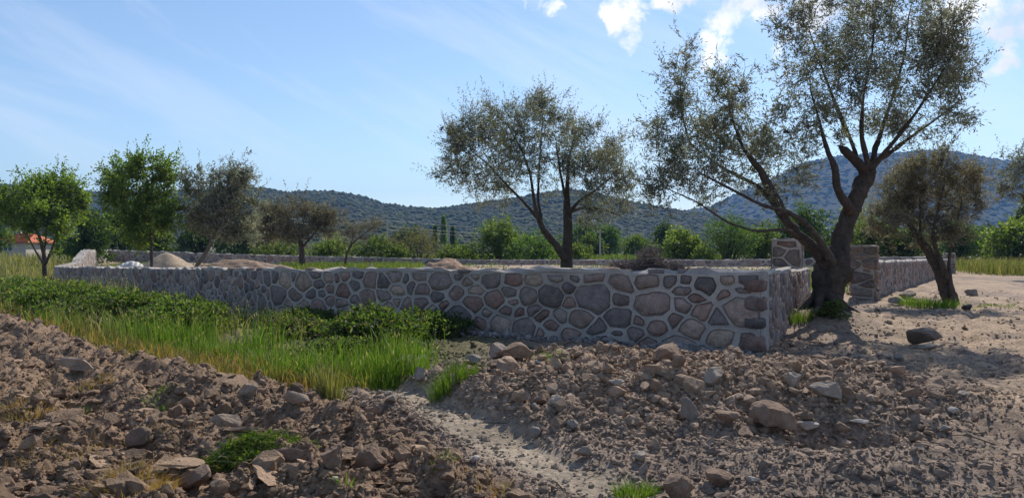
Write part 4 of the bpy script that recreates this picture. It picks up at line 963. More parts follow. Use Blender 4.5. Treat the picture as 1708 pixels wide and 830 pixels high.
R_('rounded earthy lump in front of the pale block at the wall foot', 1130, 622, 34, 28, 'soil', 5)
R_('angular pale rock high on the clod heap right of centre', 1190, 648, 46, 30, 'pale', 6, .5, tilt=.3)
R_('tilted grey slab standing on end in the clod heap', 1146, 708, 34, 46, 'grey', 7, tilt=.5, flat=.4)
R_('pointed earthy lump just left of the largest boulder', 1212, 712, 48, 34, 'soil', 8)
R_('long greyish-white rock in the shade above the largest boulder', 1376, 668, 58, 32, 'pale', 9, -.4, flat=.5)
R_('flat pale stone right beside the largest boulder', 1347, 722, 42, 18, 'white', 10, flat=.6)
R_('flat bluish-white slab lying in the dirt at the right', 1433, 716, 44, 12, 'white', 11, -.5, flat=.45)
R_('squarish pale rock left of the long greyish-white rock', 1322, 652, 34, 28, 'pale', 12)
R_('dark angular rock at the edge of the bramble, the upper of two', 694, 592, 50, 34, 'dark', 13, .2)
R_('grey wedge-shaped rock at the edge of the bramble, the lower of two', 688, 616, 64, 28, 'grey', 14, -.2, tilt=.2)
R_('grey stone below the wedge-shaped rock by the bramble', 702, 634, 30, 20, 'grey', 15)
R_('large mauve rock leaning on the wall foot, left one of a pair', 832, 598, 50, 32, 'mauve', 16, .3)
R_('broad brown rock at the wall foot, right one of a pair', 868, 600, 74, 28, 'brown', 17, .1)
R_('small grey rock left of the pair at the wall foot', 792, 606, 32, 20, 'grey', 18)
R_('reddish-brown cube of earth on the clod heap', 1091, 662, 24, 24, 'brown', 19, .4)
R_('small white stone on top of the clod heap', 1030, 645, 28, 12, 'white', 20)
R_('grey-brown boulder in the middle left of the clod heap', 903, 676, 38, 26, 'soil', 21)
R_('pale angular stone beside the grey-brown boulder on the heap', 930, 680, 28, 22, 'pale', 22)
R_('flat pale stone at the lower edge of the clod heap, left of two', 974, 766, 38, 18, 'pale', 23, flat=.6)
R_('pale stone at the lower edge of the clod heap, right of two', 1065, 768, 30, 20, 'pale', 24)
R_('small grey stone on the left slope of the heap beside the clay rut', 892, 732, 28, 20, 'grey', 25)
R_('round grey stone low in the clod heap, above the two pale ones', 958, 718, 26, 16, 'grey', 26)
R_('large earthy boulder at the bottom edge right of centre', 1130, 832, 84, 46, 'soil', 27)
R_('jagged earthy rock at the bottom edge right of the grass tuft', 1192, 808, 50, 30, 'soil', 28)
R_('white stone chip on the bank at the bottom right', 1255, 806, 34, 14, 'white', 29, flat=.5)
R_('pale flat stone in the sun at the lower right', 1392, 752, 24, 9, 'white', 30, flat=.5)
R_('white stone beside the rut in the sun at the right', 1575, 725, 26, 12, 'white', 31)
R_('pale stone in the wheel rut at the right', 1590, 694, 20, 14, 'white', 32)
R_('small pale stone on the track right of the rut', 1605, 662, 24, 8, 'pale', 33)
R_('brownish stone in the dirt below the dark boulder', 1500, 600, 20, 10, 'grey', 34)
R_('round grey stone on the slope below the big olive', 1525, 655, 20, 14, 'soil', 35)
R_('large rounded boulder at the foot of the right wall beside the small olive', 1514, 498, 30, 14, 'grey', 36)
R_('brown round stone at the right of the dry stone pillar', 1492, 508, 20, 14, 'grey', 37)
R_('grey stone right of the small leaning olive', 1622, 494, 28, 14, 'grey', 38)
R_('dark stone at the foot of the small leaning olive', 1612, 516, 22, 10, 'dark', 39)
R_('big rough clod with a cracked face in the lower left centre', 618, 790, 66, 58, 'soil', 40, .2, name='soil_clod', cat='clod', sub=4, rough=.2)
R_('dark rough clod left of the big cracked clod', 556, 782, 42, 44, 'soil', 41, -.3, name='soil_clod', cat='clod', sub=4, rough=.2)
R_('smooth grey plough-cut clod at the lower left', 325, 815, 52, 36, 'soil', 42, .5, name='soil_clod', cat='clod', tilt=.4)
R_('smooth plough slice above the dry yellow grass at the lower left', 228, 752, 56, 34, 'soil', 43, .5, name='soil_clod', cat='clod', tilt=.45, flat=.5)
R_('pale crusted soil slice at the field edge, left of two below the grass', 418, 660, 48, 20, 'crust', 44, .1, name='soil_slice', cat='clod', flat=.5)
R_('pale crusted soil slice at the field edge, right of two below the grass', 490, 676, 60, 26, 'crust', 45, -.3, name='soil_slice', cat='clod', flat=.4, tilt=-.2)
R_('pale crusted soil slice behind the heap of pulled weeds', 378, 714, 64, 22, 'crust', 46, .1, name='soil_slice', cat='clod', flat=.6)
R_('long pale soil slice in the upper left of the ploughed field', 130, 622, 100, 22, 'crust', 47, -.4, name='soil_slice', cat='clod', flat=.35)
R_('cracked pale soil slice in front of the heap of pulled weeds', 478, 770, 72, 20, 'soil', 48, -.1, name='soil_slice', cat='clod', flat=.5)
R_('pale stone on the clods above the clay rut', 655, 676, 26, 18, 'pale', 49)

def clods(name, label, xs, ys, sizes, seed, sub=1, dark=1.0, col=None, sink=.15, thin=1.0):
    r = np.random.default_rng(seed); n = len(xs); shapes = []
    for k in range(26):
        v, f = ICO[sub]; v = v.copy()
        for c in range(6):
            nn = r.normal(size=3); nn /= np.linalg.norm(nn); cc = r.uniform(.45, .85); d = v@nn; m = d > cc; v[m] -= (d[m]-cc)[:, None]*nn
        v = v*(1+r.uniform(-.2, .2, (len(v), 1))) if sub < 2 else v*(1+.55*fbm3(v*2.3+k*9, 3, k, .65))[:, None]
        shapes.append(v)
    shapes = np.array(shapes); idx = r.integers(26, size=n); V = shapes[idx]*np.stack([r.uniform(.75, 1.35, n), r.uniform(.75, 1.25, n), r.uniform(.5, 1.0, n)*thin], 1)[:, None]*sizes[:, None, None]
    a, b = r.uniform(0, 2*PI, n), r.normal(0, .45, n); ca, sa, cb, sb = np.cos(a)[:, None], np.sin(a)[:, None], np.cos(b)[:, None], np.sin(b)[:, None]
    x, y, z = V[..., 0], V[..., 1], V[..., 2]; y, z = y*cb-z*sb, y*sb+z*cb; x, y = x*ca-y*sa, x*sa+y*ca
    h = height(xs, ys); V = np.stack([x+xs[:, None], y+ys[:, None], z+(h+sizes*(.5-sink)*(.4+.6*thin))[:, None]], -1)
    f = ICO[sub][1]; Fq = (f[None]+np.arange(n)[:, None, None]*V.shape[1]).reshape(-1, 3)
    c = soil(xs, ys)*r.uniform(.72, 1.3, (n, 1))*dark if col is None else col[r.integers(len(col), size=n)]*r.uniform(.75, 1.25, (n, 1))
    o = link(name, mesh_np(name, V.reshape(-1, 3), Fq, np.repeat(c, V.shape[1], 0)), M['clod'])
    tag(o, label, None, None, 'stuff')
PROTO = bpy.data.collections.new('crumb_shapes')          # shapes for the crumbs; not part of the scene itself
_r = np.random.default_rng(5)
for k in range(14):
    v, f_ = ICO[1]; v = v.copy()
    for c in range(6):
        nn = _r.normal(size=3); nn /= np.linalg.norm(nn); cc = _r.uniform(.4, .8); d = v@nn; m = d > cc; v[m] -= (d[m]-cc)[:, None]*nn
    v = v*(1+_r.uniform(-.18, .18, (len(v), 1)))*_r.uniform(.75, 1.2, 3)
    o = bpy.data.objects.new('crumb', mesh_np('crumb', v, f_)); o.data.materials.append(M['clod_i']); PROTO.objects.link(o)
def crumb_nodes():
    g = bpy.data.node_groups.new('scatter_crumbs', 'GeometryNodeTree')
    g.interface.new_socket('Geometry', in_out='INPUT', socket_type='NodeSocketGeometry'); g.interface.new_socket('Geometry', in_out='OUTPUT', socket_type='NodeSocketGeometry')
    i = g.nodes.new('NodeGroupInput'); o = g.nodes.new('NodeGroupOutput'); ip = g.nodes.new('GeometryNodeInstanceOnPoints'); ci = g.nodes.new('GeometryNodeCollectionInfo')
    ci.inputs['Collection'].default_value = PROTO; ci.inputs['Separate Children'].default_value = True; ci.inputs['Reset Children'].default_value = True; ip.inputs['Pick Instance'].default_value = True
    def at_(name, typ):
        n = g.nodes.new('GeometryNodeInputNamedAttribute'); n.data_type = typ; n.inputs['Name'].default_value = name; return n.outputs['Attribute']
    g.links.new(i.outputs[0], ip.inputs['Points']); g.links.new(ci.outputs[0], ip.inputs['Instance']); g.links.new(at_('pick', 'INT'), ip.inputs['Instance Index'])
    e = g.nodes.new('FunctionNodeEulerToRotation'); g.links.new(at_('turn', 'FLOAT_VECTOR'), e.inputs[0]); g.links.new(e.outputs[0], ip.inputs['Rotation'])
    g.links.new(at_('size', 'FLOAT_VECTOR'), ip.inputs['Scale']); g.links.new(ip.outputs[0], o.inputs[0]); return g
CRUMB = crumb_nodes()
def crumbs(name, label, xs, ys, sizes, seed, sink=.3, thin=.75, col=None):
    r = np.random.default_rng(seed); n = len(xs); z = height(xs, ys)+sizes*(.5-sink)*thin; me = bpy.data.meshes.new(name); me.vertices.add(n)
    me.vertices.foreach_set('co', np.stack([xs, ys, z], 1).astype(np.float32).ravel())
    me.attributes.new('pick', 'INT', 'POINT').data.foreach_set('value', r.integers(14, size=n).astype(np.int32))
    me.attributes.new('turn', 'FLOAT_VECTOR', 'POINT').data.foreach_set('vector', np.stack([r.normal(0, .4, n), r.normal(0, .4, n), r.uniform(0, 6.28, n)], 1).astype(np.float32).ravel())
    me.attributes.new('size', 'FLOAT_VECTOR', 'POINT').data.foreach_set('vector', (np.stack([r.uniform(.8, 1.3, n), r.uniform(.8, 1.2, n), r.uniform(.6, 1.1, n)*thin], 1)*sizes[:, None]).astype(np.float32).ravel())
    c = soil(xs, ys)*r.uniform(.75, 1.35, (n, 1)) if col is None else col[r.integers(len(col), size=n)]*r.uniform(.75, 1.25, (n, 1))
    me.attributes.new('tint', 'FLOAT_COLOR', 'POINT').data.foreach_set('color', np.concatenate([c, np.ones((n, 1))], 1).astype(np.float32).ravel())
    o = link(name, me); md = o.modifiers.new('scatter', 'NODES'); md.node_group = CRUMB; tag(o, label, None, None, 'stuff')
def spread(n, seed, prob, x0=-13, x1=9.5, y0=3.6, y1=17):
    """random places in view, denser near the eye, kept with a chance given by prob(x, y)"""
    r = np.random.default_rng(seed); y = 1/(1/y0+(1/y1-1/y0)*r.random(n)); u = r.uniform(-.74, .74, n); x = u*y
    k = r.random(n) < prob(x, y); return x[k], y[k], r
def p_field(x, y): f, cl, hp, ins, tr = masks(x, y); return f*(.35+.9*S(-.2, .3, fbm2(x*1.1, y*1.1, 3, 131)))
def p_heap(x, y): f, cl, hp, ins, tr = masks(x, y); return S(.08, .6, hp)
def p_all(x, y): f, cl, hp, ins, tr = masks(x, y); return (.30+.7*S(-.08, .18, fbm2(x*.9, y*.9, 3, 141)))*(1-.75*cl)*(1-.5*tr)*(1-f)*(~ins)*np.where((x < -1.5) & (y > 9), .1, 1)
x, y, r = spread(48000, 1, p_field); crumbs('soil_clods', 'crumbled brown clods all over the ploughed field', x, y, np.clip(r.lognormal(-4.1, .6, len(x)), .008, .08)*(.75+y*.045), 1)
x, y, r = spread(2700, 2, p_field); clods('coarse_clods', 'larger broken clods along the plough ridges', x, y, np.clip(r.lognormal(-3.05, .45, len(x)), .03, .13), 2, 2, .95, sink=.4)
x, y, r = spread(70000, 3, p_heap, ); crumbs('heap_clods', 'fine crumbs of earth on the heap before the wall', x, y, np.clip(r.lognormal(-3.75, .5, len(x)), .010, .09)*(.75+y*.045), 3)
x, y, r = spread(1200, 4, p_heap); clods('heap_lumps', 'fist-sized lumps of earth on the heap before the wall', x, y, np.clip(r.lognormal(-2.95, .38, len(x)), .035, .14), 4, 2, sink=.2)
x, y, r = spread(190000, 15, lambda x, y: np.clip(p_all(x, y)*1.1*(1-.72*masks(x, y)[4])+.6*p_heap(x, y)+.7*(field_d(x, y) > 0), 0, 1), y1=24); crumbs('soil_crumbs', 'fine soil crumbs over all the bare ground', x, y, np.clip(r.lognormal(-4.6, .5, len(x)), .005, .03)*(.8+y*.07), 15, sink=.4)
x, y, r = spread(60000, 5, p_all, y1=30); crumbs('loose_crumbs', 'loose crumbs and gravel over the bare dirt', x, y, np.clip(r.lognormal(-4.1, .55, len(x)), .008, .06)*(.75+y*.045), 5)
x, y, r = spread(420, 8, p_field); clods('soil_flakes', 'flat crusted soil flakes turned over by the plough', x, y, np.clip(r.lognormal(-2.6, .4, len(x)), .05, .17), 8, 2, 1.45, thin=.22)
PEB = np.array([(.33, .275, .225), (.28, .235, .195), (.38, .33, .28), (.22, .18, .15)])
x, y, r = spread(2600, 6, lambda x, y: 0.14*p_heap(x, y)+.3*p_all(x, y)+.06*p_field(x, y)); clods('pale_pebbles', 'small pale pebbles strewn over the dirt', x, y, np.clip(r.lognormal(-4.0, .5, len(x)), .009, .05)*(.75+y*.04), 6, 1, 1, PEB)
r = np.random.default_rng(91); y = 1/(1/20.+(1/72.-1/20.)*r.random(5200)); x = r.uniform(-.56, .5, 5200)*y; k = inside(x, y); x, y = x[k], y[k]; clods('plot_rubble', 'stones and earth crumbs littering the walled plot', x, y, np.clip(r.lognormal(-2.9, .5, len(x)), .03, .22), 91, 0, 1.0)
# rubble along the wall foot
t = rng.random(620); a = np.array(P0); b = np.array(P1); nrm = np.array([-.546, -.837]); q = a+(b-a)*(t*.62)[:, None]+nrm*(.05+.42*rng.random(620)**1.6)[:, None]
clods('wall_rubble', 'crumbled mortar and stone chips along the wall foot', q[:, 0], q[:, 1], np.clip(rng.lognormal(-3.3, .55, 620), .015, .11), 7, 1, 1, np.array([(.24, .22, .21), (.19, .17, .165), (.28, .26, .25)]))

# ------------------------------------------------------------------ heaps inside the plot
def heap(name, label, px, py, w, h, depth, col, seed, cat, rough=.06, squash=.8, m='clod', fine=40):
    r = np.random.default_rng(seed); c = at(px, py, depth); W = w/F*depth/2; zb = hgt(c[0], c[1]); H = max(.2, CAMZ-(py-h-HZ)/F*depth-zb)
    n, k = fine, 64; V = [(0, 0, H)]
    for i in range(1, n+1):
        t = i/n
        for j in range(k):
            a = 2*PI*j/k; rr = W*t*(1+.12*math.sin(2*a+seed)+.07*math.sin(5*a+seed*2)); x, y = math.cos(a)*rr, math.sin(a)*rr*squash; V.append((x, y, H*(1-t**1.5)**1.2))
    V = np.array(V, float); e = fbm2(V[:, 0]*2.2+seed, V[:, 1]*2.2, 4, seed)*H*rough*4*np.clip(1-V[:, 2]/H*.5, .4, 1); V[:, 2] += e*np.minimum(1, np.hypot(V[:, 0]/W, V[:, 1]/W)*4); 
    g = height(V[:, 0]+c[0], V[:, 1]+c[1])-zb; edge = np.hypot(V[:, 0]/W, V[:, 1]/W/squash); V[:, 2] += g-.12*S(.8, 1.0, edge)
    i = np.arange(n-1)[:, None]*k+1; j = np.arange(k)[None]; j2 = (j+1) % k
    q = np.stack([i+j, i+k+j, i+k+j2, i+j2], -1).reshape(-1, 4); tri = np.stack([np.zeros(k, int), 1+np.arange(k), 1+(np.arange(k)+1) % k], 1)
    o = link(name, mesh_np(name, V, [q, tri], np.broadcast_to(col, (len(V), 3)), True), M[m], None, (c[0], c[1], zb)); tag(o, label, cat); return o
heap('sand_heap', 'smooth pale sand heap behind the thin straight trunk on the left', 277, 447, 105, 26, 44, (.40, .315, .235), 3, 'sand heap', .02)
heap('earth_heap', 'heap of loose dry reddish earth behind the wall left of centre', 745, 456, 122, 26, 40, (.33, .22, .155), 5, 'earth heap', .13)
heap('earth_heap', 'long low bank of stony earth behind the wall between sand heap and grass', 400, 453, 200, 21, 42, (.30, .22, .165), 6, 'earth heap', .10, .4)
heap('earth_heap', 'small crumbly earth heap in the grass behind the wall', 570, 452, 50, 8, 40, (.28, .20, .15), 7, 'earth heap', .2, .6)
heap('earth_heap', 'scattered dry earth between the central olive trunk and the brush pile', 1010, 456, 110, 12, 33, (.30, .21, .15), 8, 'earth heap', .15, .6)
M['sheet'] = mat('white_sheet', base=(.62, .62, .64), rough=.5, var=((.9, 1.08, 3.0, 4),), trans=(.2, (1, 1, 1)))
def tarp():
    depth = 41.0; c = at(217, 452, depth); W = 46/F*depth/2; zb = hgt(c[0], c[1]); H = CAMZ-(433-HZ)/F*depth-zb
    u = np.linspace(-1.12, 1.12, 54); X, Y = np.meshgrid(u, u); rr = np.sqrt(X**2+(Y*1.1)**2)
    z = H*np.clip(1-rr**1.7, 0, 1)**.55*(0.82+.18*X); fold = np.abs(np.sin(X*9+2.5*vn2(X*2, Y*2, 5)+Y*2))*.14*H*np.clip(rr, 0, 1)+.08*H*fbm2(X*3, Y*3, 3, 9)
    z = z+fold*(rr < 1.05); V = np.stack([X*W, Y*W*.9, z+.03], -1).reshape(-1, 3); n = len(u); i = np.arange(n-1)[:, None]*n; j = np.arange(n-1)[None]
    q = np.stack([i+j, i+j+1, i+n+j+1, i+n+j], -1).reshape(-1, 4)
    o = link('plastic_sheet', mesh_np('plastic_sheet', V, q, None, True), M['sheet'], None, (c[0], c[1], zb)); tag(o, 'crumpled white plastic sheet covering a small heap beside the sand', 'sheet')
tarp()
R_('pale stone block lying on the wall top in the grass behind', 618, 447, 14, 8, 'pale', 60)
def brush():
    depth = 36.0; c = at(1082, 458, depth); zb = hgt(c[0], c[1]); root = thing('brush_pile', 'dark tangled pile of cut branches behind the wall right of the central olive', 'brush pile', (c[0], c[1], zb)); r = np.random.default_rng(77)
    W = 124/F*depth/2; H = CAMZ-(414-HZ)/F*depth-zb; a = Acc()
    for k in range(700):
        u = r.uniform(-1, 1); h = H*max(.1, (1-abs(u)**3))*(.72+.28*math.sin(u*6+1.2))*r.random()**.55; p = np.array([u*W, r.uniform(-.8, .8)*W*.5*(1-.5*h/H), h])
        d = np.array([r.normal(0, 1), r.normal(0, .8), r.normal(0, .4)]); d /= np.linalg.norm(d); L = r.uniform(.4, 1.25); bend = r.normal(0, .09, 3)
        e = np.array([p-d*L/2, p+bend, p+d*L/2]); e[:, 2] = np.clip(e[:, 2], .02, H*1.2); rad = r.uniform(.008, .026)
        tube(a, e, [rad, rad*.8, rad*.4], 4, np.array((.17, .135, .115))*r.uniform(.6, 2.0), 0, 0)
    o = link('cut_branches', a.mesh('cut_branches'), M['bark'], root); o['kind'] = 'stuff'
    v, f = ICO[3]; v = v*np.array([W*.72, W*.35, H*.5])*(1+.35*fbm3(v*2.5, 3, 5))[:, None]; v[:, 2] = np.maximum(v[:, 2], -.1)
    link('twig_core', mesh_np('twig_core', v, f, np.broadcast_to((.075, .06, .05), (len(v), 3)), True), M['bark'], root)
brush()

# ------------------------------------------------------------------ grass and weeds
def blades(name, label, x, y, h, w, pal, seed, lean=.3, seg=2, z=None, kind='stuff', parent=None, heads=0.0, headc=None):
    r = np.random.default_rng(seed); n = len(x); z = height(x, y) if z is None else z
    a = r.uniform(0, 2*PI, n); ld = np.stack([np.cos(a), np.sin(a)], 1)*(np.abs(r.normal(0, lean, n))*h)[:, None]; b = r.uniform(0, 2*PI, n); sx = np.stack([np.cos(b), np.sin(b), np.zeros(n)], 1)
    p0 = np.stack([x, y, z-.02], 1); m = p0+np.stack([ld[:, 0]*.3, ld[:, 1]*.3, h*.58], 1); t = p0+np.stack([ld[:, 0], ld[:, 1], h*np.clip(1-np.abs(r.normal(0, .06, n)), .7, 1)], 1); W = (w*r.uniform(.7, 1.3, n))[:, None]
    V = np.stack([p0-sx*W*.5, p0+sx*W*.5, m+sx*W*.42, m-sx*W*.42, t], 1)
    i = np.arange(n)[:, None]*5; q = i+np.array([0, 1, 2, 3]); tr = i+np.array([3, 2, 4]); c = pal[r.integers(len(pal), size=n)]*r.uniform(.8, 1.2, (n, 1))
    V = V.reshape(-1, 3); C = np.repeat(c, 5, 0); Fs = [q, tr]
    if heads:
        k = np.where(r.random(n) < heads)[0]; hv, hf, hc = leaves(t[k]-np.array([0, 0, .02]), np.stack([ld[k, 0], ld[k, 1], h[k]*.8], 1), r, .075, .02, np.broadcast_to(headc, (len(k), 3)))
        Fs.append(hf+len(V)); Fs[0] = np.concatenate([Fs[0], Fs.pop()]); V = np.concatenate([V, hv]); C = np.concatenate([C, hc])
    o = link(name, mesh_np(name, V, Fs, C), M['grass'], parent)
    if kind: tag(o, label, None, None, kind)
    return o
G_FRESH = np.array([(.10, .18, .022), (.125, .21, .028), (.085, .155, .02), (.155, .21, .045)])
G_DRY = np.array([(.30, .20, .07), (.33, .20, .085), (.24, .19, .06), (.34, .17, .075)])
G_MIX = np.array([(.10, .125, .035), (.13, .135, .05), (.08, .11, .025), (.20, .175, .08)])
G_STRAW = np.array([(.33, .28, .16), (.28, .24, .12), (.20, .20, .075), (.16, .18, .05)])
def wall_d(x, y): return np.minimum(seg_dist(x, y, P0, P1), seg_dist(x, y, P1, P2))
def sample(n, seed, y0, y1, prob, u0=-.76, u1=.1):
    r = np.random.default_rng(seed); y = 1/(1/y0+(1/y1-1/y0)*r.random(n)); x = r.uniform(u0, u1, n)*y; k = (r.random(n) < prob(x, y)); return x[k], y[k], r
def verge(x, y): fd = field_d(x, y); return (fd < .12) & (~inside(x, y)) & (y > 8.6) & (x < -.9)
# fresh tall grass between field and brambles
def p_fresh(x, y): e = -field_d(x, y); return .8*verge(x, y)*S(-4, -3, x)*S(-.9, -1.5, x)*(1-S(10.6, 11.4, y))*S(.2, .5, e)+ verge(x, y)*S(.25, .7, e)*(1-S(1.5+.9*S(-8, -5, x), 2.3+.9*S(-8, -5, x), e+vn2(x*.6, y*.6, 5)))*S(-.9, -2.0, x)*(.18+.82*S(-7.8, -5.6, x))*S(-.45, .1, fbm2(x*1.1, y*1.1, 3, 77))
x, y, r = sample(46000, 1, 8.7, 22, p_fresh); blades('green_grass', 'bright fresh green grass between the ploughed field and the brambles', x, y, r.uniform(.2, .5, len(x))*(.5+.85*S(-.35, .35, fbm2(x*1.3, y*1.3, 3, 9))), .007+.0004*y, np.concatenate([G_FRESH*1.1, G_FRESH, G_FRESH, G_FRESH*.8, G_STRAW[3:]]), 1, .32, heads=.06, headc=(.3, .27, .14))
def p_dry(x, y): e = -field_d(x, y); return ((e > -.3) & (e < .75+.4*vn2(x*1.2, y*1.2, 15)) & (~inside(x, y)) & (x < -1.6))*(1-S(.3, .9, e)*.5)
x, y, r = sample(34000, 2, 8.3, 26, p_dry); blades('dry_grass', 'short yellow and russet dry grass along the field edge', x, y, r.uniform(.14, .32, len(x)), .007+.0004*y, np.concatenate([G_DRY, G_MIX]), 2, .55)
def p_left(x, y): return verge(x, y)*S(12, 15, y)*(wall_d(x, y) > .25)*(1-.55*(1-S(2.6, 4.2, wall_d(x, y)))*(1-S(28, 34, y)))*(.45+.55*S(20, 30, y))
x, y, r = sample(26000, 3, 12, 75, p_left, -.80, -.28); blades('meadow_grass', 'mixed green meadow grass on the bank at the left', x, y, r.uniform(.25, .6, len(x)), .009+.0007*y, np.concatenate([G_MIX, G_MIX, G_FRESH*.9, G_STRAW]), 3, .45, heads=.12, headc=(.3, .27, .15))
def p_straw(x, y): return verge(x, y)*S(-22, -30, x-(y-40)*.35)*.9+.1*verge(x, y)*S(18, 25, y)
x, y, r = sample(16000, 4, 20, 75, p_straw, -.80, -.5); blades('straw_grass', 'tall pale seeding grass at the far left', x, y, r.uniform(.5, 1.0, len(x)), .011+.0006*y, G_STRAW, 4, .35, heads=.5, headc=(.34, .29, .18))
# inside the plot
def p_in(x, y): return inside(x, y)*S(-.08, .12, fbm2(x*.14, y*.14, 3, 91))*1.0
x, y, r = sample(26000, 5, 24, 76, p_in, -.6, .6); blades('plot_grass', 'patches of green grass inside the walled plot', x, y, r.uniform(.10, .30, len(x)), .013+.0006*y, np.concatenate([G_MIX, G_FRESH]), 5, .4)
def p_strip(x, y): py = HZ+(CAMZ-.55)/y*F; px = CX+x/y*F; return inside(x, y)*((px > 468) & (px < 705))
x, y, r = sample(5200, 6, 46, 64, p_strip, -.33, -.11); blades('grass_strip', 'strip of fresh grass inside the plot in front of the back wall', x, y, r.uniform(.15, .45, len(x)), .035, np.concatenate([G_MIX, G_FRESH]), 6, .4)
# far right and field beyond
def p_right(x, y): return (~inside(x, y))*S(46, 50, y)*S(0, 3, x-(30.5+(y-50)*.3))
x, y, r = sample(14000, 7, 46, 66, p_right, .55, .82); blades('roadside_grass', 'tall green and straw grass beside the track at the right', x, y, r.uniform(.4, 1.15, len(x)), .035, np.concatenate([G_MIX, G_STRAW*.8, G_MIX]), 7, .3, heads=.3, headc=(.3, .26, .16))
x, y, r = sample(9000, 8, 80, 160, lambda x, y: np.ones(len(x)), -.2, .3); blades('field_grass', 'pale green grass of the field beyond the back wall', x, y, r.uniform(.5, 1.0, len(x)), .12, np.concatenate([G_MIX, G_FRESH]), 8, .4, z=np.full(len(x), .3))
# sparse weeds and dry wisps on the ploughed field
def p_wisp(x, y): return (field_d(x, y) > 0)*S(.12, .4, fbm2(x*.9+4, y*.9, 3, 151))
x, y, r = sample(15000, 9, 4.2, 14, p_wisp, -.74, .0); blades('dry_wisps', 'thin dry yellow grass lying over the ploughed clods', x, y, r.uniform(.04, .15, len(x)), .004, G_DRY*.9, 9, .9)
def tuft(name, label, px, py, w, n, h, pal, seed, lean=.4, cat='grass tuft', bw=.006):
    g = ground_at(px, py); r = np.random.default_rng(seed); rr = w/F*g[1]/2; a = r.uniform(0, 2*PI, n); q = rr*np.sqrt(r.random(n)); x = g[0]+np.cos(a)*q; y = g[1]+np.sin(a)*q*.8
    root = thing(name, label, cat, g, 'tufts and weeds on the bare soil'); z = height(x, y)
    o = blades('blades', None, x-g[0], y-g[1], r.uniform(.5, 1.1, n)*h, bw, pal, seed, lean, z=z-g[2], kind=None, parent=root); o['kind'] = 'stuff'; return root
tuft('grass_tuft', 'straw-tipped tall grass tuft at the right end of the green grass', 552, 668, 52, 240, .46, np.concatenate([G_STRAW, G_MIX]), 1, .35)
tuft('grass_tuft', 'round green grass tuft on the bare soil right of the bramble rocks', 755, 638, 74, 520, .26, G_FRESH*.9, 2, .5)
tuft('grass_tuft', 'small green tuft at the wall foot right of the rocks', 920, 596, 50, 130, .12, G_FRESH, 3, .7)
tuft('grass_tuft', 'green grass tuft cut by the bottom edge', 1058, 828, 66, 420, .11, G_FRESH, 4, .7)
tuft('grass_tuft', 'low green grass left of the rock by the bramble', 635, 648, 60, 300, .16, G_FRESH*.8, 5, .6)
tuft('grass_tuft', 'dry yellow grass mat at the lower left', 220, 808, 140, 900, .13, G_DRY*.95, 6, .9, bw=.004)
tuft('grass_tuft', 'dry yellow grass mat in the upper left of the field', 150, 640, 80, 300, .11, G_DRY*.9, 7, .9)
tuft('grass_tuft', 'dry wisps at the left edge of the field', 45, 688, 110, 420, .12, G_DRY*.9, 8, .9)
tuft('grass_tuft', 'small green weed among the clods at the left', 136, 690, 20, 60, .10, G_FRESH, 9, .6)
tuft('grass_tuft', 'sprawling green weed among the clods left of the pale slice', 268, 676, 50, 110, .10, G_FRESH, 10, .8)
tuft('grass_tuft', 'tiny green seedling below the big cracked clod', 578, 815, 24, 18, .12, G_FRESH, 11, .7, bw=.012)
tuft('grass_tuft', 'thin green blades on the ridge beside the clay rut', 735, 762, 40, 60, .07, G_FRESH, 12, .8)
tuft('grass_tuft', 'lush green grass around the foot of the small leaning olive', 1545, 508, 95, 900, .32, G_FRESH, 13, .6, bw=.011)
tuft('grass_tuft', 'low weeds on the dirt right of the small leaning olive', 1650, 508, 90, 420, .10, G_FRESH*.9, 14, .9, bw=.011)
tuft('grass_tuft', 'yellow-green weeds at the left foot of the big olive', 1330, 536, 50, 260, .30, G_FRESH*.7, 15, .7, bw=.012)
tuft('grass_tuft', 'grass in the gate opening between pillar and olive trunk', 1352, 478, 24, 200, .3, G_MIX, 16, .6, bw=.014)
tuft('grass_tuft', 'dry grass in the gate opening right of the big trunk', 1407, 470, 30, 260, .35, G_DRY, 17, .6, bw=.014)
# the heap of pulled weeds
def weeds():
    g = ground_at(432, 757); r = np.random.default_rng(5); root = thing('weed_heap', 'heap of pulled green weeds lying on the ploughed clods', 'weed heap', g); W = 160/F*g[1]/2; H = .09; n = 2600
    a = r.uniform(0, 2*PI, n); q = np.sqrt(r.random(n)); x = np.cos(a)*q*W; y = np.sin(a)*q*W*.7; h = height(x+g[0], y+g[1])-g[2]
    top = H*np.clip(1-q**2, 0, 1)*(1-.5*x/W); z = h*.6+top*r.random(n)**.4; d = np.stack([r.normal(.4, 1, n), r.normal(0, 1, n), r.normal(0, .3, n)], 1)
    V, Fq, C = leaves(np.stack([x, y, z], 1), d, r, .12, .006, np.concatenate([G_FRESH*.7, G_MIX*.8])[r.integers(8, size=n)]); link('weeds', mesh_np('weeds', V, Fq, C), M['grass'], root)
    m = 900; k = r.integers(n, size=m); V, Fq, C = leaves(np.stack([x, y, z+.01], 1)[k], r.normal(size=(m, 3)), r, .035, .02, (G_FRESH*.8)[r.integers(4, size=m)]); link('weed_leaves', mesh_np('weed_leaves', V, Fq, C), M['grass'], root)
weeds()
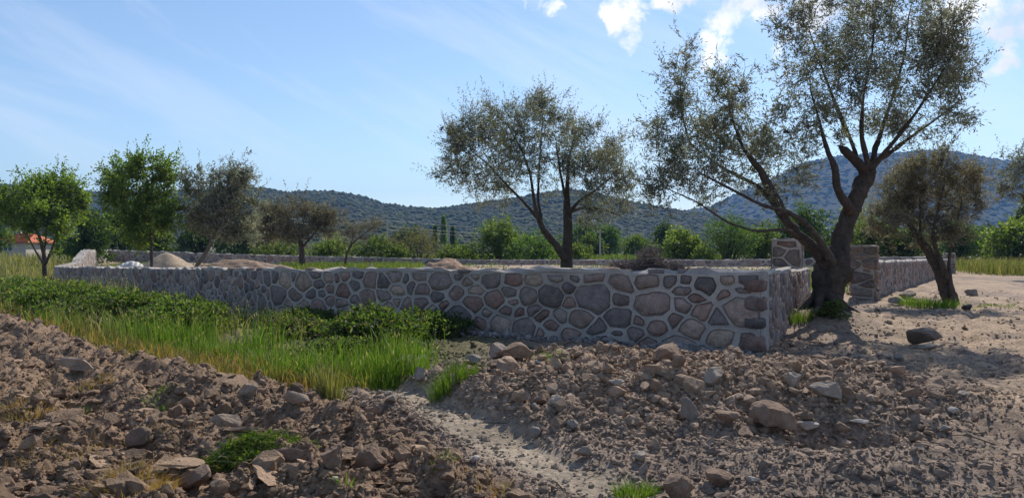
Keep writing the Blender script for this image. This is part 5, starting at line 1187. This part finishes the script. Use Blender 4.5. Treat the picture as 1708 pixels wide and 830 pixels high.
# brambles along the wall
GBR = 'brambles along the front of the wall'
BR = np.array([(.06, .10, .024), (.08, .13, .03), (.045, .078, .02), (.115, .145, .055), (.06, .085, .03), (.13, .12, .06)])
def bramble(label, cx, cy, w, h, n, seed, pal=BR, leaf=(.062, .040), lobes=9):
    shrub('bramble', label, 0, 0, w, h, 10, pal, leaf, n, seed, GBR, base=(cx, cy, 0), cat='bramble', lobes=lobes, twiggy=30)
bramble('leafy bramble at the far left foot of the wall below the poppies', -17.6, 27.2, 5.2, .85, 6500, 401, BR*1.5, (.105, .07), 20)
bramble('leafy bramble against the left half of the wall, second from the poppies', -14.9, 23.2, 4.4, .85, 7500, 402, BR*1.45, (.10, .065), 20)
bramble('leafy bramble against the left half of the wall, third from the poppies', -11.9, 20.0, 4.0, .78, 8000, 403, np.concatenate([BR*1.4, BRIGHT*.8]), (.09, .06), 20)
bramble('dense dark bramble just left of the bend in the wall', -8.7, 16.8, 3.5, .80, 9500, 404, BR*1.2, (.075, .05), lobes=18)
bramble('leafy bramble behind the left part of the bright grass', -6.4, 14.8, 2.5, .68, 7000, 410, np.concatenate([BR*1.3, BRIGHT*.8]), (.07, .046), lobes=16)
bramble('low bramble at the wall foot right of the bend', -4.4, 15.8, 2.4, .36, 4000, 405, BR, lobes=12)
bramble('dense shaded bramble mound left of the two bramble rocks', -2.3, 12.4, 2.2, .66, 8500, 406, BR, lobes=15)
bramble('trailing bramble tangle hanging at the wall foot above the rocks', -1.6, 14.0, 2.2, .50, 5200, 407, BR*.95, lobes=13)
bramble('thin bramble with dead canes between grass and dark mound', -3.9, 13.6, 1.9, .34, 3000, 408, np.concatenate([BR, BROWNISH]))
bramble('sprawling yellowish weed patch in front of the dark mound', -2.6, 10.9, 1.7, .3, 3000, 411, np.concatenate([BR*1.3, BRIGHT*.9]), (.05, .03))
shrub('weed_plant', 'leafy yellow-green weeds growing on the roots of the big olive', 0, 0, .9, .34, 10, BRIGHT*.8, (.06, .04), 900, 409, base=(6.55, 15.2, 0), cat='weed', lobes=5)
# poppies
M['petal'] = mat('poppy_petal', base=(.55, .025, .015), rough=.6, trans=(.35, (1.2, .8, .8)), var=((.9, 1.1, 9, 2),))
for i, (px, py) in enumerate([(92, 476), (98, 471), (104, 473), (110, 470), (120, 479), (126, 482), (87, 473), (133, 478)]):
    d = 26.0; p = at(px, py, d); zb = hgt(p[0], p[1]); root = thing('poppy', 'red poppy above the bramble at the far left foot of the wall', 'flower', (p[0], p[1], zb), 'red poppies'); H = p[2]-zb; r = np.random.default_rng(i)
    a = Acc(); tube(a, [(0, 0, 0), (.02, 0, H*.5), (0, 0, H)], [.005, .004, .003], 4, (.10, .15, .04)); link('stem', a.mesh('stem'), M['grass'], root)
    for k in range(4):
        an = k*PI/2+r.uniform(-.3, .3); d3 = np.array([[math.cos(an), math.sin(an), .55]]); V, Fq, C = leaves(np.array([[0, 0, H]]), d3, r, .062, .07, np.array([[.5, .02, .01]])); link('petal', mesh_np('petal', V, Fq, C), M['petal'], root)
# fallen twigs on the dirt
tw = Acc()
for k in range(150):
    y = 1/(1/5.+(1/24.-1/5.)*rng.random()); x = rng.uniform(-.1, .68)*y
    if inside(np.array([x]), np.array([y]))[0]: continue
    a = rng.uniform(0, 2*PI); L = rng.uniform(.06, .35); z = hgt(x, y)+.02; d = np.array([math.cos(a), math.sin(a), rng.normal(0, .12)])*L; p = np.array([x, y, z])
    tube(tw, [p, p+d*.5+rng.normal(0, .015, 3), p+d], [.006, .005, .002], 3, np.array((.2, .16, .12))*rng.uniform(.6, 1.4))
tag(link('fallen_twigs', tw.mesh('fallen_twigs'), M['bark']), 'thin fallen twigs scattered on the dirt', None, None, 'stuff')

# ------------------------------------------------------------------ the air
hz = bpy.data.materials.new('haze'); hz.use_nodes = True; t = hz.node_tree
for n in list(t.nodes): t.nodes.remove(n)
o_ = N(t, 'ShaderNodeOutputMaterial'); pv = N(t, 'ShaderNodeVolumePrincipled', Density=HAZE, Anisotropy=0.0); pv.inputs['Color'].default_value = (.24, .50, 1.0, 1)
t.links.new(pv.outputs[0], o_.inputs['Volume'])
v, f = boxv(-4300, 4300, -4300, 4300, -4.0, 345)
tag(link('haze', mesh_np('haze', v, f), hz), 'thin blue haze over the whole valley', None, None, 'stuff')
